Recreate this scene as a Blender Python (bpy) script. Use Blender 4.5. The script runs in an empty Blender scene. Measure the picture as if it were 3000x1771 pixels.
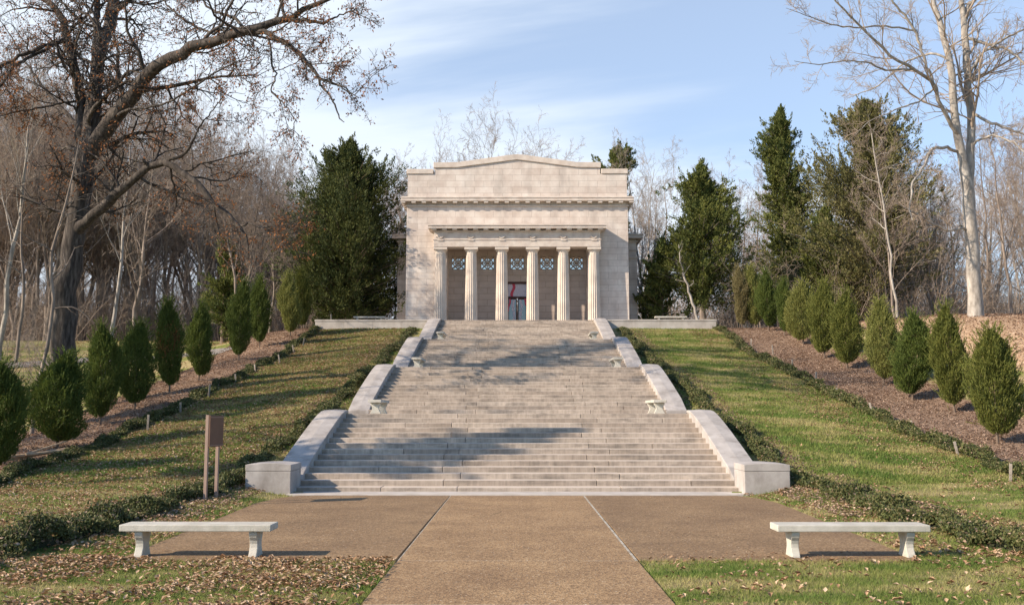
import bpy, math, random
import numpy as np
from mathutils import Vector, Matrix
R_ = math.radians
rnd = random.Random(7)
NP = np.random.default_rng(11)

# ------------------------------------------------------------------ camera, sky, sun, exposure
sc = bpy.context.scene
COL = sc.collection
FPX, TH, YAW, EYE = 2870.0, R_(6.46), R_(0.31), 2.0
cd = bpy.data.cameras.new("camera"); cam = bpy.data.objects.new("camera", cd); COL.objects.link(cam)
cd.sensor_width = 36; cd.sensor_fit = 'HORIZONTAL'; cd.lens = FPX / 3000 * 36
cd.clip_start = 0.1; cd.clip_end = 3000
cam.location = (0, 0, EYE); cam.rotation_euler = (R_(90) + TH, 0, YAW)
sc.camera = cam

SUN = Vector((1.0, 0.42, -0.62)).normalized()          # the way the light travels
sun_el = math.asin(-SUN.z); sun_az = math.atan2(-SUN.x, -SUN.y)
ld = bpy.data.lights.new("sun", 'SUN'); ld.energy = 5.0; ld.angle = R_(0.5); ld.color = (1.0, 0.85, 0.68)
sun = bpy.data.objects.new("sun", ld); COL.objects.link(sun)
sun.rotation_euler = SUN.to_track_quat('-Z', 'Y').to_euler()

w = bpy.data.worlds.new("World"); sc.world = w; w.use_nodes = True
nt = w.node_tree; nt.nodes.clear()
def wn(t, **k):
    n = nt.nodes.new(t)
    for a, b in k.items(): setattr(n, a, b)
    return n
out = wn('ShaderNodeOutputWorld'); bg = wn('ShaderNodeBackground'); bg.inputs[1].default_value = 0.12
sky = wn('ShaderNodeTexSky', sky_type='NISHITA'); sky.sun_disc = False
sky.sun_elevation = sun_el; sky.sun_rotation = sun_az; sky.altitude = 200
sky.air_density = 1.0; sky.dust_density = 0.6; sky.ozone_density = 1.6
tc = wn('ShaderNodeTexCoord'); sep = wn('ShaderNodeSeparateXYZ'); nt.links.new(tc.outputs['Generated'], sep.inputs[0])
# cirrus: noise on a high flat layer (direction / height), stretched sideways
zc = wn('ShaderNodeMath', operation='MAXIMUM'); nt.links.new(sep.outputs[2], zc.inputs[0]); zc.inputs[1].default_value = 0.03
za = wn('ShaderNodeMath', operation='ADD'); nt.links.new(zc.outputs[0], za.inputs[0]); za.inputs[1].default_value = 0.12
dx = wn('ShaderNodeMath', operation='DIVIDE'); nt.links.new(sep.outputs[0], dx.inputs[0]); nt.links.new(za.outputs[0], dx.inputs[1])
dy = wn('ShaderNodeMath', operation='DIVIDE'); nt.links.new(sep.outputs[1], dy.inputs[0]); nt.links.new(za.outputs[0], dy.inputs[1])
cmb = wn('ShaderNodeCombineXYZ'); nt.links.new(dx.outputs[0], cmb.inputs[0]); nt.links.new(dy.outputs[0], cmb.inputs[1])
mp = wn('ShaderNodeMapping'); nt.links.new(cmb.outputs[0], mp.inputs[0])
mp.inputs['Rotation'].default_value = (0, 0, R_(14)); mp.inputs['Scale'].default_value = (0.55, 1.15, 1); mp.inputs['Location'].default_value = (3.1, 1.7, 0)
n1 = wn('ShaderNodeTexNoise'); n1.inputs['Scale'].default_value = 0.9; n1.inputs['Detail'].default_value = 7; n1.inputs['Roughness'].default_value = 0.55; n1.inputs['Distortion'].default_value = 0.35
nt.links.new(mp.outputs[0], n1.inputs[0])
# thinner cloud to the right, a bright veil low on the left
lx = wn('ShaderNodeMath', operation='MULTIPLY_ADD'); nt.links.new(sep.outputs[0], lx.inputs[0]); lx.inputs[1].default_value = -0.45; lx.inputs[2].default_value = 0.03
ad = wn('ShaderNodeMath', operation='ADD'); nt.links.new(n1.outputs[0], ad.inputs[0]); nt.links.new(lx.outputs[0], ad.inputs[1])
rp = wn('ShaderNodeMapRange'); nt.links.new(ad.outputs[0], rp.inputs[0]); rp.interpolation_type = 'SMOOTHSTEP'
rp.inputs[1].default_value = 0.31; rp.inputs[2].default_value = 0.53; rp.inputs[3].default_value = 0.34; rp.inputs[4].default_value = 0.95
# the cloud bank lies to the north (ahead) and thins out overhead; the rest of the sky is clear
fy = wn('ShaderNodeMapRange', interpolation_type='SMOOTHSTEP'); nt.links.new(sep.outputs[1], fy.inputs[0]); fy.inputs[1].default_value = 0.1; fy.inputs[2].default_value = 0.7
fz = wn('ShaderNodeMapRange', interpolation_type='SMOOTHSTEP'); nt.links.new(sep.outputs[2], fz.inputs[0]); fz.inputs[1].default_value = 0.42; fz.inputs[2].default_value = 0.75; fz.inputs[3].default_value = 1; fz.inputs[4].default_value = 0.05
fm = wn('ShaderNodeMath', operation='MULTIPLY'); nt.links.new(fy.outputs[0], fm.inputs[0]); nt.links.new(fz.outputs[0], fm.inputs[1])
fc = wn('ShaderNodeMath', operation='MULTIPLY'); nt.links.new(fm.outputs[0], fc.inputs[0]); nt.links.new(rp.outputs[0], fc.inputs[1])
cmix = wn('ShaderNodeMix', data_type='RGBA'); nt.links.new(fc.outputs[0], cmix.inputs[0])
skm = wn('ShaderNodeMix', data_type='RGBA', blend_type='MULTIPLY'); skm.inputs[0].default_value = 1
nt.links.new(sky.outputs[0], skm.inputs[6]); skm.inputs[7].default_value = (0.86, 0.98, 1.10, 1)
nt.links.new(skm.outputs[2], cmix.inputs[6]); cmix.inputs[7].default_value = (4.9, 5.4, 6.0, 1)
nt.links.new(cmix.outputs[2], bg.inputs[0]); nt.links.new(bg.outputs[0], out.inputs[0])
sc.view_settings.view_transform = 'Standard'; sc.view_settings.look = 'None'
sc.view_settings.exposure = 0.68; sc.view_settings.gamma = 1
sc.cycles.max_bounces = 6; sc.cycles.diffuse_bounces = 3; sc.cycles.transparent_max_bounces = 6

# ------------------------------------------------------------------ helpers
def tag(o, label=None, cat=None, group=None, kind=None):
    if label: o['label'] = label
    if cat: o['category'] = cat
    if group: o['group'] = group
    if kind: o['kind'] = kind
    return o
def empty(name, loc=(0, 0, 0), rz=0.0, **k):
    o = bpy.data.objects.new(name, None); COL.objects.link(o); o.location = loc; o.rotation_euler = (0, 0, rz)
    o.empty_display_size = 0.2
    return tag(o, **k)
def npmesh(name, V, Fs, mat, parent=None, smooth=False, **k):
    """V (n,3); Fs: list of (m,3) / (m,4) index arrays"""
    me = bpy.data.meshes.new(name)
    V = np.asarray(V, dtype=np.float32).reshape(-1, 3)
    me.vertices.add(len(V)); me.vertices.foreach_set('co', V.ravel())
    Fs = [np.asarray(f, dtype=np.int32) for f in Fs if len(f)]
    tot = np.concatenate([np.full(len(f), f.shape[1], np.int32) for f in Fs])
    idx = np.concatenate([f.ravel() for f in Fs])
    me.loops.add(len(idx)); me.loops.foreach_set('vertex_index', idx)
    me.polygons.add(len(tot))
    me.polygons.foreach_set('loop_start', np.concatenate([[0], np.cumsum(tot)[:-1]]).astype(np.int32))
    me.polygons.foreach_set('loop_total', tot)
    if smooth: me.polygons.foreach_set('use_smooth', np.ones(len(tot), dtype=bool))
    me.update(calc_edges=True); me.materials.append(mat)
    o = bpy.data.objects.new(name, me); COL.objects.link(o)
    if parent is not None: o.parent = parent
    return tag(o, **k)
class MB:
    """collects solids and links them as one mesh"""
    def __init__(s): s.V = []; s.F = []
    def add(s, vs, fs):
        b = len(s.V); s.V += [tuple(v) for v in vs]; s.F += [tuple(b + i for i in f) for f in fs]; return s
    def box(s, x0, x1, y0, y1, z0, z1):
        x0, x1 = min(x0, x1), max(x0, x1)
        return s.add([(x0, y0, z0), (x1, y0, z0), (x1, y1, z0), (x0, y1, z0), (x0, y0, z1), (x1, y0, z1), (x1, y1, z1), (x0, y1, z1)],
              [(0, 3, 2, 1), (4, 5, 6, 7), (0, 1, 5, 4), (1, 2, 6, 5), (2, 3, 7, 6), (3, 0, 4, 7)])
    def prism(s, pts, axis, a, b):
        """pts 2-D outline; axis 'x': pts are (y,z); 'y': (x,z); 'z': (x,y)"""
        def m(p, t): return (t, p[0], p[1]) if axis == 'x' else ((p[0], t, p[1]) if axis == 'y' else (p[0], p[1], t))
        n = len(pts)
        return s.add([m(p, a) for p in pts] + [m(p, b) for p in pts],
              [tuple(range(n - 1, -1, -1)), tuple(range(n, 2 * n))] + [(i, (i + 1) % n, n + (i + 1) % n, n + i) for i in range(n)])
    def lathe(s, prof, cx, cy, seg=24):
        vs = [(cx + r * math.cos(2 * math.pi * i / seg), cy + r * math.sin(2 * math.pi * i / seg), z) for r, z in prof for i in range(seg)]
        fs = [(j * seg + i, j * seg + (i + 1) % seg, (j + 1) * seg + (i + 1) % seg, (j + 1) * seg + i) for j in range(len(prof) - 1) for i in range(seg)]
        fs += [tuple(range(seg - 1, -1, -1)), tuple((len(prof) - 1) * seg + i for i in range(seg))]
        return s.add(vs, fs)
    def bar(s, a, b, r, seg=6, r2=None):
        a = Vector(a); b = Vector(b); d = (b - a).normalized(); r2 = r if r2 is None else r2
        u = d.orthogonal().normalized(); v = d.cross(u)
        vs = [p + u * q * math.cos(6.2832 * i / seg) + v * q * math.sin(6.2832 * i / seg) for p, q in ((a, r), (b, r2)) for i in range(seg)]
        return s.add(vs, [(i, (i + 1) % seg, seg + (i + 1) % seg, seg + i) for i in range(seg)] + [tuple(range(seg - 1, -1, -1)), tuple(range(seg, 2 * seg))])
    def build(s, name, mat, parent=None, bevel=0.0, smooth=False, **k):
        me = bpy.data.meshes.new(name); me.from_pydata(s.V, [], s.F); me.materials.append(mat)
        o = bpy.data.objects.new(name, me); COL.objects.link(o)
        if parent is not None: o.parent = parent
        if smooth:
            for p in me.polygons: p.use_smooth = True
        if bevel:
            bv = o.modifiers.new('bevel', 'BEVEL'); bv.width = bevel; bv.segments = 2; bv.limit_method = 'ANGLE'; bv.angle_limit = R_(35)
        return tag(o, **k)
def copy_tree(o, parent=None):
    c = o.copy(); COL.objects.link(c); c.parent = parent
    for ch in list(o.children): copy_tree(ch, c)
    return c

# ------------------------------------------------------------------ materials
def mat(name, cols, scale=4.0, rough=0.85, detail=5, bump=0.0, bscale=40, island=None, coords='Object', trans=0.0, spec=0.3,
        pts=(0.35, 0.65), stain=None, joints=None, stretch=(1, 1, 1), imix=.65, tread=None):
    m = bpy.data.materials.new(name); m.use_nodes = True; t = m.node_tree; N = t.nodes; L = t.links
    b = N['Principled BSDF']; b.inputs['Roughness'].default_value = rough; b.inputs['Specular IOR Level'].default_value = spec
    c = N.new('ShaderNodeTexCoord'); src = c.outputs[coords]
    if stretch != (1, 1, 1):
        ma = N.new('ShaderNodeMapping'); L.new(src, ma.inputs[0]); ma.inputs['Scale'].default_value = stretch; s2 = ma.outputs[0]
    else: s2 = src
    n = N.new('ShaderNodeTexNoise'); n.inputs['Scale'].default_value = scale; n.inputs['Detail'].default_value = detail; n.inputs['Roughness'].default_value = 0.6
    L.new(s2, n.inputs['Vector'])
    r = N.new('ShaderNodeValToRGB'); e = r.color_ramp.elements
    for i, cc in enumerate(cols):
        p = pts[0] + (pts[1] - pts[0]) * i / max(1, len(cols) - 1)
        if i < 2: e[i].position = p; e[i].color = (*cc, 1)
        else: q = e.new(p); q.color = (*cc, 1)
    L.new(n.outputs[0], r.inputs[0]); col = r.outputs[0]
    if island:
        g = N.new('ShaderNodeNewGeometry'); ri = N.new('ShaderNodeValToRGB'); ei = ri.color_ramp.elements
        for i, cc in enumerate(island):
            p = i / max(1, len(island) - 1)
            if i < 2: ei[i].position = p; ei[i].color = (*cc, 1)
            else: q = ei.new(p); q.color = (*cc, 1)
        L.new(g.outputs['Random Per Island'], ri.inputs[0])
        mx = N.new('ShaderNodeMix'); mx.data_type = 'RGBA'; mx.inputs[0].default_value = imix; L.new(col, mx.inputs[6]); L.new(ri.outputs[0], mx.inputs[7]); col = mx.outputs[2]
    if stain:
        n2 = N.new('ShaderNodeTexNoise'); n2.inputs['Scale'].default_value = stain[1]; n2.inputs['Detail'].default_value = 6; n2.inputs['Roughness'].default_value = 0.7
        ms = N.new('ShaderNodeMapping'); ms.inputs['Scale'].default_value = stain[3] if len(stain) > 3 else (1, 1, 1)
        L.new(src, ms.inputs[0]); L.new(ms.outputs[0], n2.inputs['Vector'])
        rr = N.new('ShaderNodeMapRange'); rr.inputs[1].default_value = 0.48; rr.inputs[2].default_value = 0.72; rr.inputs[3].default_value = 0; rr.inputs[4].default_value = stain[2]
        L.new(n2.outputs[0], rr.inputs[0])
        mx = N.new('ShaderNodeMix'); mx.data_type = 'RGBA'; L.new(rr.outputs[0], mx.inputs[0]); L.new(col, mx.inputs[6]); mx.inputs[7].default_value = (*stain[0], 1); col = mx.outputs[2]
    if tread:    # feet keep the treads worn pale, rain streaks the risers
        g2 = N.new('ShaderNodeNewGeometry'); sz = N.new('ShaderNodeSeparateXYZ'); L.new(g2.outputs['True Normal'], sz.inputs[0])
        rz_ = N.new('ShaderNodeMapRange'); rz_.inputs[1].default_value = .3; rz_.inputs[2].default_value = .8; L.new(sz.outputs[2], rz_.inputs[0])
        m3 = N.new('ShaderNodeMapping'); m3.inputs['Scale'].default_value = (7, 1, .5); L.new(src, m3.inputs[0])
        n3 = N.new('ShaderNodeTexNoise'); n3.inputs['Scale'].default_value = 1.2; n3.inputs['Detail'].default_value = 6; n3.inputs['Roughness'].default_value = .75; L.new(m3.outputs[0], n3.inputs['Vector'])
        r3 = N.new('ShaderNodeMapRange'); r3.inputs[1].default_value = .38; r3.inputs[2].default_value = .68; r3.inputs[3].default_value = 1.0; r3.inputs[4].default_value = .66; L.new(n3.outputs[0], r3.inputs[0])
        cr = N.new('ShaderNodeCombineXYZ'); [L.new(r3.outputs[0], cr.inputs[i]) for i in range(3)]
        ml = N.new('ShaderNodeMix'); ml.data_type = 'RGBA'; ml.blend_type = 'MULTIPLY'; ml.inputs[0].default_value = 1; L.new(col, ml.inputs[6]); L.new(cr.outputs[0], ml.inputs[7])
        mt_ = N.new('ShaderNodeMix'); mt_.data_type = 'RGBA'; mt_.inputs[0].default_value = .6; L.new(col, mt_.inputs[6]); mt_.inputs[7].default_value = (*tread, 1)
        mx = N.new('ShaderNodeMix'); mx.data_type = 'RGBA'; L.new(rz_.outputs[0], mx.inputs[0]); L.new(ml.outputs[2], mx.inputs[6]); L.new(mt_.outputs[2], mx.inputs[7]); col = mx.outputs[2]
    if joints:   # ashlar: bw, bh, mortar, colour
        sp = N.new('ShaderNodeSeparateXYZ'); L.new(src, sp.inputs[0])
        a = N.new('ShaderNodeMath'); a.operation = 'ADD'; L.new(sp.outputs[0], a.inputs[0]); L.new(sp.outputs[1], a.inputs[1])
        cb = N.new('ShaderNodeCombineXYZ'); L.new(a.outputs[0], cb.inputs[0]); L.new(sp.outputs[2], cb.inputs[1])
        bt = N.new('ShaderNodeTexBrick'); L.new(cb.outputs[0], bt.inputs['Vector']); bt.inputs['Scale'].default_value = 1.0
        bt.inputs['Brick Width'].default_value = joints[0]; bt.inputs['Row Height'].default_value = joints[1]; bt.inputs['Mortar Size'].default_value = joints[2]; bt.inputs['Mortar Smooth'].default_value = 0.3
        bt.inputs['Color1'].default_value = (0.94, 0.92, 0.91, 1); bt.inputs['Color2'].default_value = (1.03, 1.03, 1.03, 1); bt.inputs['Mortar'].default_value = (*joints[3], 1)
        mx = N.new('ShaderNodeMix'); mx.data_type = 'RGBA'; mx.blend_type = 'MULTIPLY'; mx.inputs[0].default_value = 1; L.new(col, mx.inputs[6]); L.new(bt.outputs[0], mx.inputs[7]); col = mx.outputs[2]
    L.new(col, b.inputs['Base Color'])
    if bump:
        nb = N.new('ShaderNodeTexNoise'); nb.inputs['Scale'].default_value = bscale; nb.inputs['Detail'].default_value = 4; L.new(s2, nb.inputs['Vector'])
        bp = N.new('ShaderNodeBump'); bp.inputs['Strength'].default_value = bump; bp.inputs['Distance'].default_value = 0.02; L.new(nb.outputs[0], bp.inputs['Height']); L.new(bp.outputs[0], b.inputs['Normal'])
    if trans:
        tr = N.new('ShaderNodeBsdfTranslucent'); L.new(col, tr.inputs[0]); ms = N.new('ShaderNodeMixShader'); ms.inputs[0].default_value = trans
        L.new(b.outputs[0], ms.inputs[1]); L.new(tr.outputs[0], ms.inputs[2]); L.new(ms.outputs[0], N['Material Output'].inputs[0])
    return m
M = {}
M['wall'] = mat('pink_limestone', [(.56, .475, .41), (.635, .555, .485), (.69, .62, .55)], 1.2, .9, joints=(1.35, .44, .012, (.62, .58, .56)), stain=((.33, .295, .265), .9, .5, (1, 1, .3)), bump=.2)
M['trim'] = mat('pale_limestone_trim', [(.54, .45, .38), (.66, .58, .50)], 2.0, .88, stain=((.34, .31, .28), .8, .5), bump=.15)
M['colstone'] = mat('column_limestone', [(.60, .51, .43), (.70, .62, .53)], 1.5, .88, stain=((.42, .37, .33), .9, .4), bump=.15)
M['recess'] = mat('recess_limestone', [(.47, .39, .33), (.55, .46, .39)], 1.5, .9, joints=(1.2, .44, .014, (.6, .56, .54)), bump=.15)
M['cheek'] = mat('cheek_granite', [(.33, .30, .275), (.44, .405, .375)], 1.6, .85, stain=((.19, .165, .145), 1.5, .7, (1, 1, .6)), bump=.3, bscale=60)
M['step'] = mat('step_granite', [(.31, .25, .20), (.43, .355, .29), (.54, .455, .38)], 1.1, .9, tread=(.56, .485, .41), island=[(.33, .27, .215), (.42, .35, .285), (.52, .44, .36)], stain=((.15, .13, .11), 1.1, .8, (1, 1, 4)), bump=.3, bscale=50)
M['curb'] = mat('curb_stone', [(.38, .34, .30), (.50, .455, .41)], 2.0, .85)
M['bench'] = mat('bench_concrete', [(.43, .40, .34), (.57, .54, .47)], 3.0, .8, stain=((.33, .33, .27), 3.0, .6, (1, 1, .6)), bump=.4, bscale=90)
M['mortar'] = mat('joint_mortar', [(.16, .135, .10), (.46, .42, .35)], 3.5, .95)
M['soilsign'] = mat('brown_sign_metal', [(.12, .065, .042), (.155, .085, .055)], 3.0, .55)
M['post'] = mat('brown_post', [(.28, .19, .15), (.33, .23, .18)], 6.0, .6)
M['stake'] = mat('grey_stake_wood', [(.20, .17, .14), (.36, .31, .26)], 8.0, .9)
M['bark_oak'] = mat('dark_oak_bark', [(.022, .018, .015), (.062, .051, .043), (.135, .113, .095)], 3.0, .95, bump=1.0, bscale=9, stretch=(3, 3, .6), pts=(.3, .7))
M['bark_pale'] = mat('pale_sycamore_bark', [(.17, .15, .13), (.30, .27, .235), (.46, .42, .37)], 2.2, .9, bump=.5, bscale=12, stretch=(2, 2, .7), pts=(.3, .7))
M['bark_grey'] = mat('grey_bark', [(.12, .095, .078), (.21, .17, .14), (.31, .255, .21)], 2.0, .95, bump=.5, bscale=10, stretch=(2, 2, .5))
M['bark_brown'] = mat('brown_bark', [(.11, .08, .06), (.20, .15, .115)], 2.0, .95)
M['twig'] = mat('grey_brown_twig', [(.215, .165, .13), (.37, .295, .235)], .5, .95)
M['twig_pale'] = mat('pale_twig', [(.26, .205, .16), (.38, .305, .24)], .5, .95)
M['oak_leaf'] = mat('dry_oak_leaf', [(.20, .09, .045), (.26, .12, .05)], .4, .8, island=[(.10, .045, .025), (.24, .10, .04), (.36, .15, .055), (.50, .20, .06)], trans=.35)
M['cedar'] = mat('cedar_foliage', [(.048, .072, .020), (.21, .21, .045)], .55, .8, island=[(.030, .052, .017), (.10, .125, .030), (.21, .21, .055)], trans=.25, pts=(.42, .6))
M['cedar_dark'] = mat('dark_cedar_foliage', [(.030, .046, .016), (.13, .135, .032)], .55, .8, island=[(.020, .036, .013), (.06, .08, .022), (.13, .135, .036)], trans=.2, pts=(.42, .6))
M['cedar_gold'] = mat('olive_cedar_foliage', [(.10, .11, .04), (.22, .19, .085)], .45, .8, island=[(.07, .08, .03), (.14, .135, .045), (.20, .175, .07)], trans=.2)
M['arbor'] = mat('juniper_foliage', [(.060, .090, .018), (.12, .15, .028)], .9, .75, island=[(.045, .075, .015), (.095, .13, .024), (.15, .18, .038)], trans=.3, pts=(.42, .6))
M['arbor_lit'] = mat('yellow_green_juniper_foliage', [(.16, .175, .04), (.25, .25, .065)], .9, .75, island=[(.11, .125, .03), (.20, .21, .055), (.30, .285, .095)], trans=.3, pts=(.42, .6))
M['arbor_mid'] = mat('olive_juniper_foliage', [(.10, .115, .022), (.185, .19, .038)], .9, .75, island=[(.065, .085, .018), (.13, .15, .03), (.22, .215, .055)], trans=.3, pts=(.42, .6))
M['arbor_tan'] = mat('tan_juniper_foliage', [(.16, .14, .06), (.20, .17, .075)], .9, .8, island=[(.12, .11, .045), (.19, .16, .07), (.24, .19, .09)], trans=.2)
M['hedge'] = mat('hedge_leaves', [(.035, .050, .014), (.12, .125, .034)], 1.3, .7, island=[(.024, .038, .013), (.065, .085, .022), (.12, .135, .038), (.22, .16, .075)], trans=.15, spec=.4)
M['hedge_core'] = mat('hedge_stems', [(.018, .022, .010), (.035, .035, .018)], 6, .95)
M['grass'] = mat('grass_blades', [(.09, .165, .026), (.19, .225, .048), (.44, .37, .165)], .75, .8, pts=(.40, .60), imix=.3, stretch=(.6, 1.3, 1), island=[(.085, .16, .024), (.16, .235, .045), (.29, .29, .09), (.44, .37, .19)], trans=.3)
M['litter'] = mat('dry_fallen_leaves', [(.30, .19, .11), (.42, .29, .18)], .8, .85, island=[(.16, .075, .04), (.36, .20, .10), (.54, .36, .22), (.76, .58, .40)], trans=.15)
M['litter_red'] = mat('russet_fallen_leaves', [(.34, .23, .165), (.50, .36, .27)], .8, .85, island=[(.12, .07, .045), (.25, .16, .11), (.40, .28, .20), (.58, .44, .33)], trans=.15)
M['path'] = mat('grey_path', [(.16, .145, .13), (.24, .22, .20)], 3, .95)
M['seam'] = mat('pale_seam_mortar', [(.26, .22, .17), (.46, .42, .35)], 5, .95, pts=(.4, .6))
M['roof'] = mat('roof_lead', [(.2, .19, .18), (.26, .25, .24)], 1, .7)
M['wood_red'] = mat('dark_red_door_wood', [(.06, .025, .02), (.09, .04, .03)], 5, .5)
M['flag_white'] = mat('white_bunting', [(.50, .47, .54), (.66, .63, .70)], 6, .8, stretch=(3, 1, .6))
M['flag_red'] = mat('red_bunting', [(.50, .06, .10), (.60, .10, .15)], 5, .8)
M['log'] = mat('split_log_wood', [(.30, .20, .12), (.52, .38, .25)], 4, .9, stretch=(1, 4, 4))
def glass(name, col, rough, metal):
    m = bpy.data.materials.new(name); m.use_nodes = True; b = m.node_tree.nodes['Principled BSDF']
    b.inputs['Base Color'].default_value = (*col, 1); b.inputs['Roughness'].default_value = rough; b.inputs['Metallic'].default_value = metal
    n = m.node_tree.nodes.new('ShaderNodeTexNoise'); n.inputs['Scale'].default_value = 2.2; bp = m.node_tree.nodes.new('ShaderNodeBump'); bp.inputs['Strength'].default_value = .12
    m.node_tree.links.new(n.outputs[0], bp.inputs['Height']); m.node_tree.links.new(bp.outputs[0], b.inputs['Normal'])
    return m
M['glass'] = glass('reflecting_window_glass', (.74, .66, .57), .03, 1.0)
M['glass_dark'] = glass('reflecting_door_glass', (.17, .165, .165), .12, 1.0)

def plaza_material(k):
    m = bpy.data.materials.new('exposed_aggregate'); m.use_nodes = True; t = m.node_tree; N = t.nodes; L = t.links; b = N['Principled BSDF']; b.inputs['Roughness'].default_value = .9
    c = N.new('ShaderNodeTexCoord')
    v = N.new('ShaderNodeTexVoronoi'); v.inputs['Scale'].default_value = 38; L.new(c.outputs['Object'], v.inputs['Vector'])
    r = N.new('ShaderNodeValToRGB'); e = r.color_ramp.elements; e[0].position = 0; e[0].color = (.13, .085, .045, 1); e[1].position = 1; e[1].color = (.48, .37, .24, 1)
    for p, q in ((.3, (.22, .14, .070)), (.62, (.33, .215, .110)), (.85, (.36, .25, .14))): x = e.new(p); x.color = (*q, 1)
    L.new(v.outputs['Color'], r.inputs[0])
    n = N.new('ShaderNodeTexNoise'); n.inputs['Scale'].default_value = .7; n.inputs['Detail'].default_value = 6; n.inputs['Roughness'].default_value = .65; L.new(c.outputs['Object'], n.inputs['Vector'])
    r2 = N.new('ShaderNodeValToRGB'); e = r2.color_ramp.elements; e[0].position = .3; e[0].color = (.66 * k, .60 * k, .54 * k, 1); e[1].position = .7; e[1].color = (1.06 * k, 1.03 * k, .97 * k, 1); L.new(n.outputs[0], r2.inputs[0])
    mx = N.new('ShaderNodeMix'); mx.data_type = 'RGBA'; mx.blend_type = 'MULTIPLY'; mx.inputs[0].default_value = 1; L.new(r.outputs[0], mx.inputs[6]); L.new(r2.outputs[0], mx.inputs[7])
    # scattered pale pebbles
    v2 = N.new('ShaderNodeTexVoronoi'); v2.inputs['Scale'].default_value = 9; L.new(c.outputs['Object'], v2.inputs['Vector'])
    lt = N.new('ShaderNodeMath'); lt.operation = 'LESS_THAN'; lt.inputs[1].default_value = .10; L.new(v2.outputs['Distance'], lt.inputs[0])
    m2 = N.new('ShaderNodeMix'); m2.data_type = 'RGBA'; L.new(lt.outputs[0], m2.inputs[0]); L.new(mx.outputs[2], m2.inputs[6]); m2.inputs[7].default_value = (.44, .36, .27, 1)
    L.new(m2.outputs[2], b.inputs['Base Color'])
    bp = N.new('ShaderNodeBump'); bp.inputs['Strength'].default_value = .6; bp.inputs['Distance'].default_value = .01; L.new(v.outputs['Distance'], bp.inputs['Height']); L.new(bp.outputs[0], b.inputs['Normal'])
    return m
M['plaza'] = plaza_material(1.05); M['plaza_side'] = plaza_material(.84)

# ------------------------------------------------------------------ terrain
def sm(a, b, x): t = np.clip((x - a) / (b - a), 0, 1); return t * t * (3 - 2 * t)
def wobble(x, y): return .5 * np.sin(x * .9 + 1.3 * np.sin(y * .53)) + .5 * np.sin(y * 1.1 + 1.7 * np.sin(x * .41 + 2))
FOOT = [25.2, 35.9, 46.4, 56.6]; RISE = 1 / 7.0; TREAD = .5
def sw(y): return 5.62 + (4.93 - 5.62) * (y - 25.6) / (63.0 - 25.6)
def H(x, y):
    x = np.asarray(x, float); y = np.asarray(y, float); ax = np.abs(x)
    q = np.interp(y, [-50, 18, 25, 32, 35.8, 42, 46.3, 52.5, 56.8, 62.9, 66], [0, 0, .20, 1.5, 1.97, 3.35, 3.97, 5.3, 5.97, 7.42, 7.9])
    q = q * (1 - (1 - sm(5.6, 7.0, ax)) * (1 - sm(24.6, 25.4, y)))
    p = np.interp(y, [-50, 16, 24.6, 30, 35, 40.6, 48, 54.9, 62.5, 66, 78], [0, 0, .24, .9, 1.7, 2.74, 4.1, 5.35, 7.3, 7.7, 8.0])
    t = sm(7, 13, ax); z = q * (1 - t) + p * t
    z = z - sm(13.5, 23, -x) * (1.3 * sm(24, 40, y) * (1 - sm(62, 82, y)) + .15 * sm(14, 24, y))
    z = z + sm(15.8, 26, x) * (1.7 * sm(24, 42, y) * (1 - sm(54, 66, y)) + .4)
    z = z + .03 * wobble(x * 1.3, y * 1.2) * sm(7, 9, ax) + .25 * wobble(x * .13, y * .11) * sm(24, 45, ax)
    ws = sw(y)
    z = z - 1.6 * (1 - sm(ws + .2, ws + .6, ax)) * sm(24.9, 25.8, y) * (y < 63.5)
    pl = (ax < np.interp(y, [13.6, 22.3, 24.5], [5.5, 5.85, 5.35])) & (y > 13.66) & (y < 25.2) | (ax < 1.66) & (y <= 13.7)
    z = np.where(pl, -.06, z)
    z = np.where((y > 63.3) & (ax < 12.8) & (y < 96), 7.85, z)
    return z
def at(xD, yD, Y):
    """a point of the 2514 px wide view at distance Y"""
    u = (xD * 1.19332 - 1500) / FPX; v = (885.5 - yD * 1.19332) / FPX
    d = Matrix.Rotation(YAW, 3, 'Z') @ (Matrix.Rotation(R_(90) + TH, 3, 'X') @ Vector((u, v, -1)))
    return Vector((0, 0, EYE)) + d * (Y / d.y)
def on_ground(xD, yD, y0=9, y1=140):
    d = at(xD, yD, 1.0) - Vector((0, 0, EYE))
    Y = y0
    while Y < y1:
        P = d * Y
        if float(H(P.x, Y)) >= P.z + EYE: return Vector((P.x, Y, float(H(P.x, Y))))
        Y += .05
    return Vector((d.x * y1, y1, 8))

def axis_pts(bp):
    r = []
    for a, b, st in bp: r += list(np.arange(a, b, st))
    return np.array(sorted(set(np.round(r + [bp[-1][1]], 3))))
XS = axis_pts([(-900, -200, 100), (-200, -60, 10), (-60, -24, 1.5), (-24, -9, .5), (-9, -5, .125), (-5, -2, .5), (-2, -1.2, .1), (-1.2, 1.2, .6), (1.2, 2, .1), (2, 5, .5), (5, 9, .125), (9, 24, .5), (24, 60, 1.5), (60, 200, 10), (200, 900, 100)])
YS = axis_pts([(-60, 4, 8), (4, 13, .5), (13, 14.4, .1), (14.4, 24, .4), (24, 27, .15), (27, 62, .5), (62, 64, .15), (64, 100, 1.5), (100, 200, 10), (200, 1500, 130)])
GX, GY = np.meshgrid(XS, YS); GZ = H(GX, GY)
GZ = GZ + np.clip(GY - 150, 0, None) * 0.004
nx, ny = len(XS), len(YS)
ii = (np.arange(ny - 1)[:, None] * nx + np.arange(nx - 1)[None, :]).ravel()
F = np.stack([ii, ii + 1, ii + nx + 1, ii + nx], 1)
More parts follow.
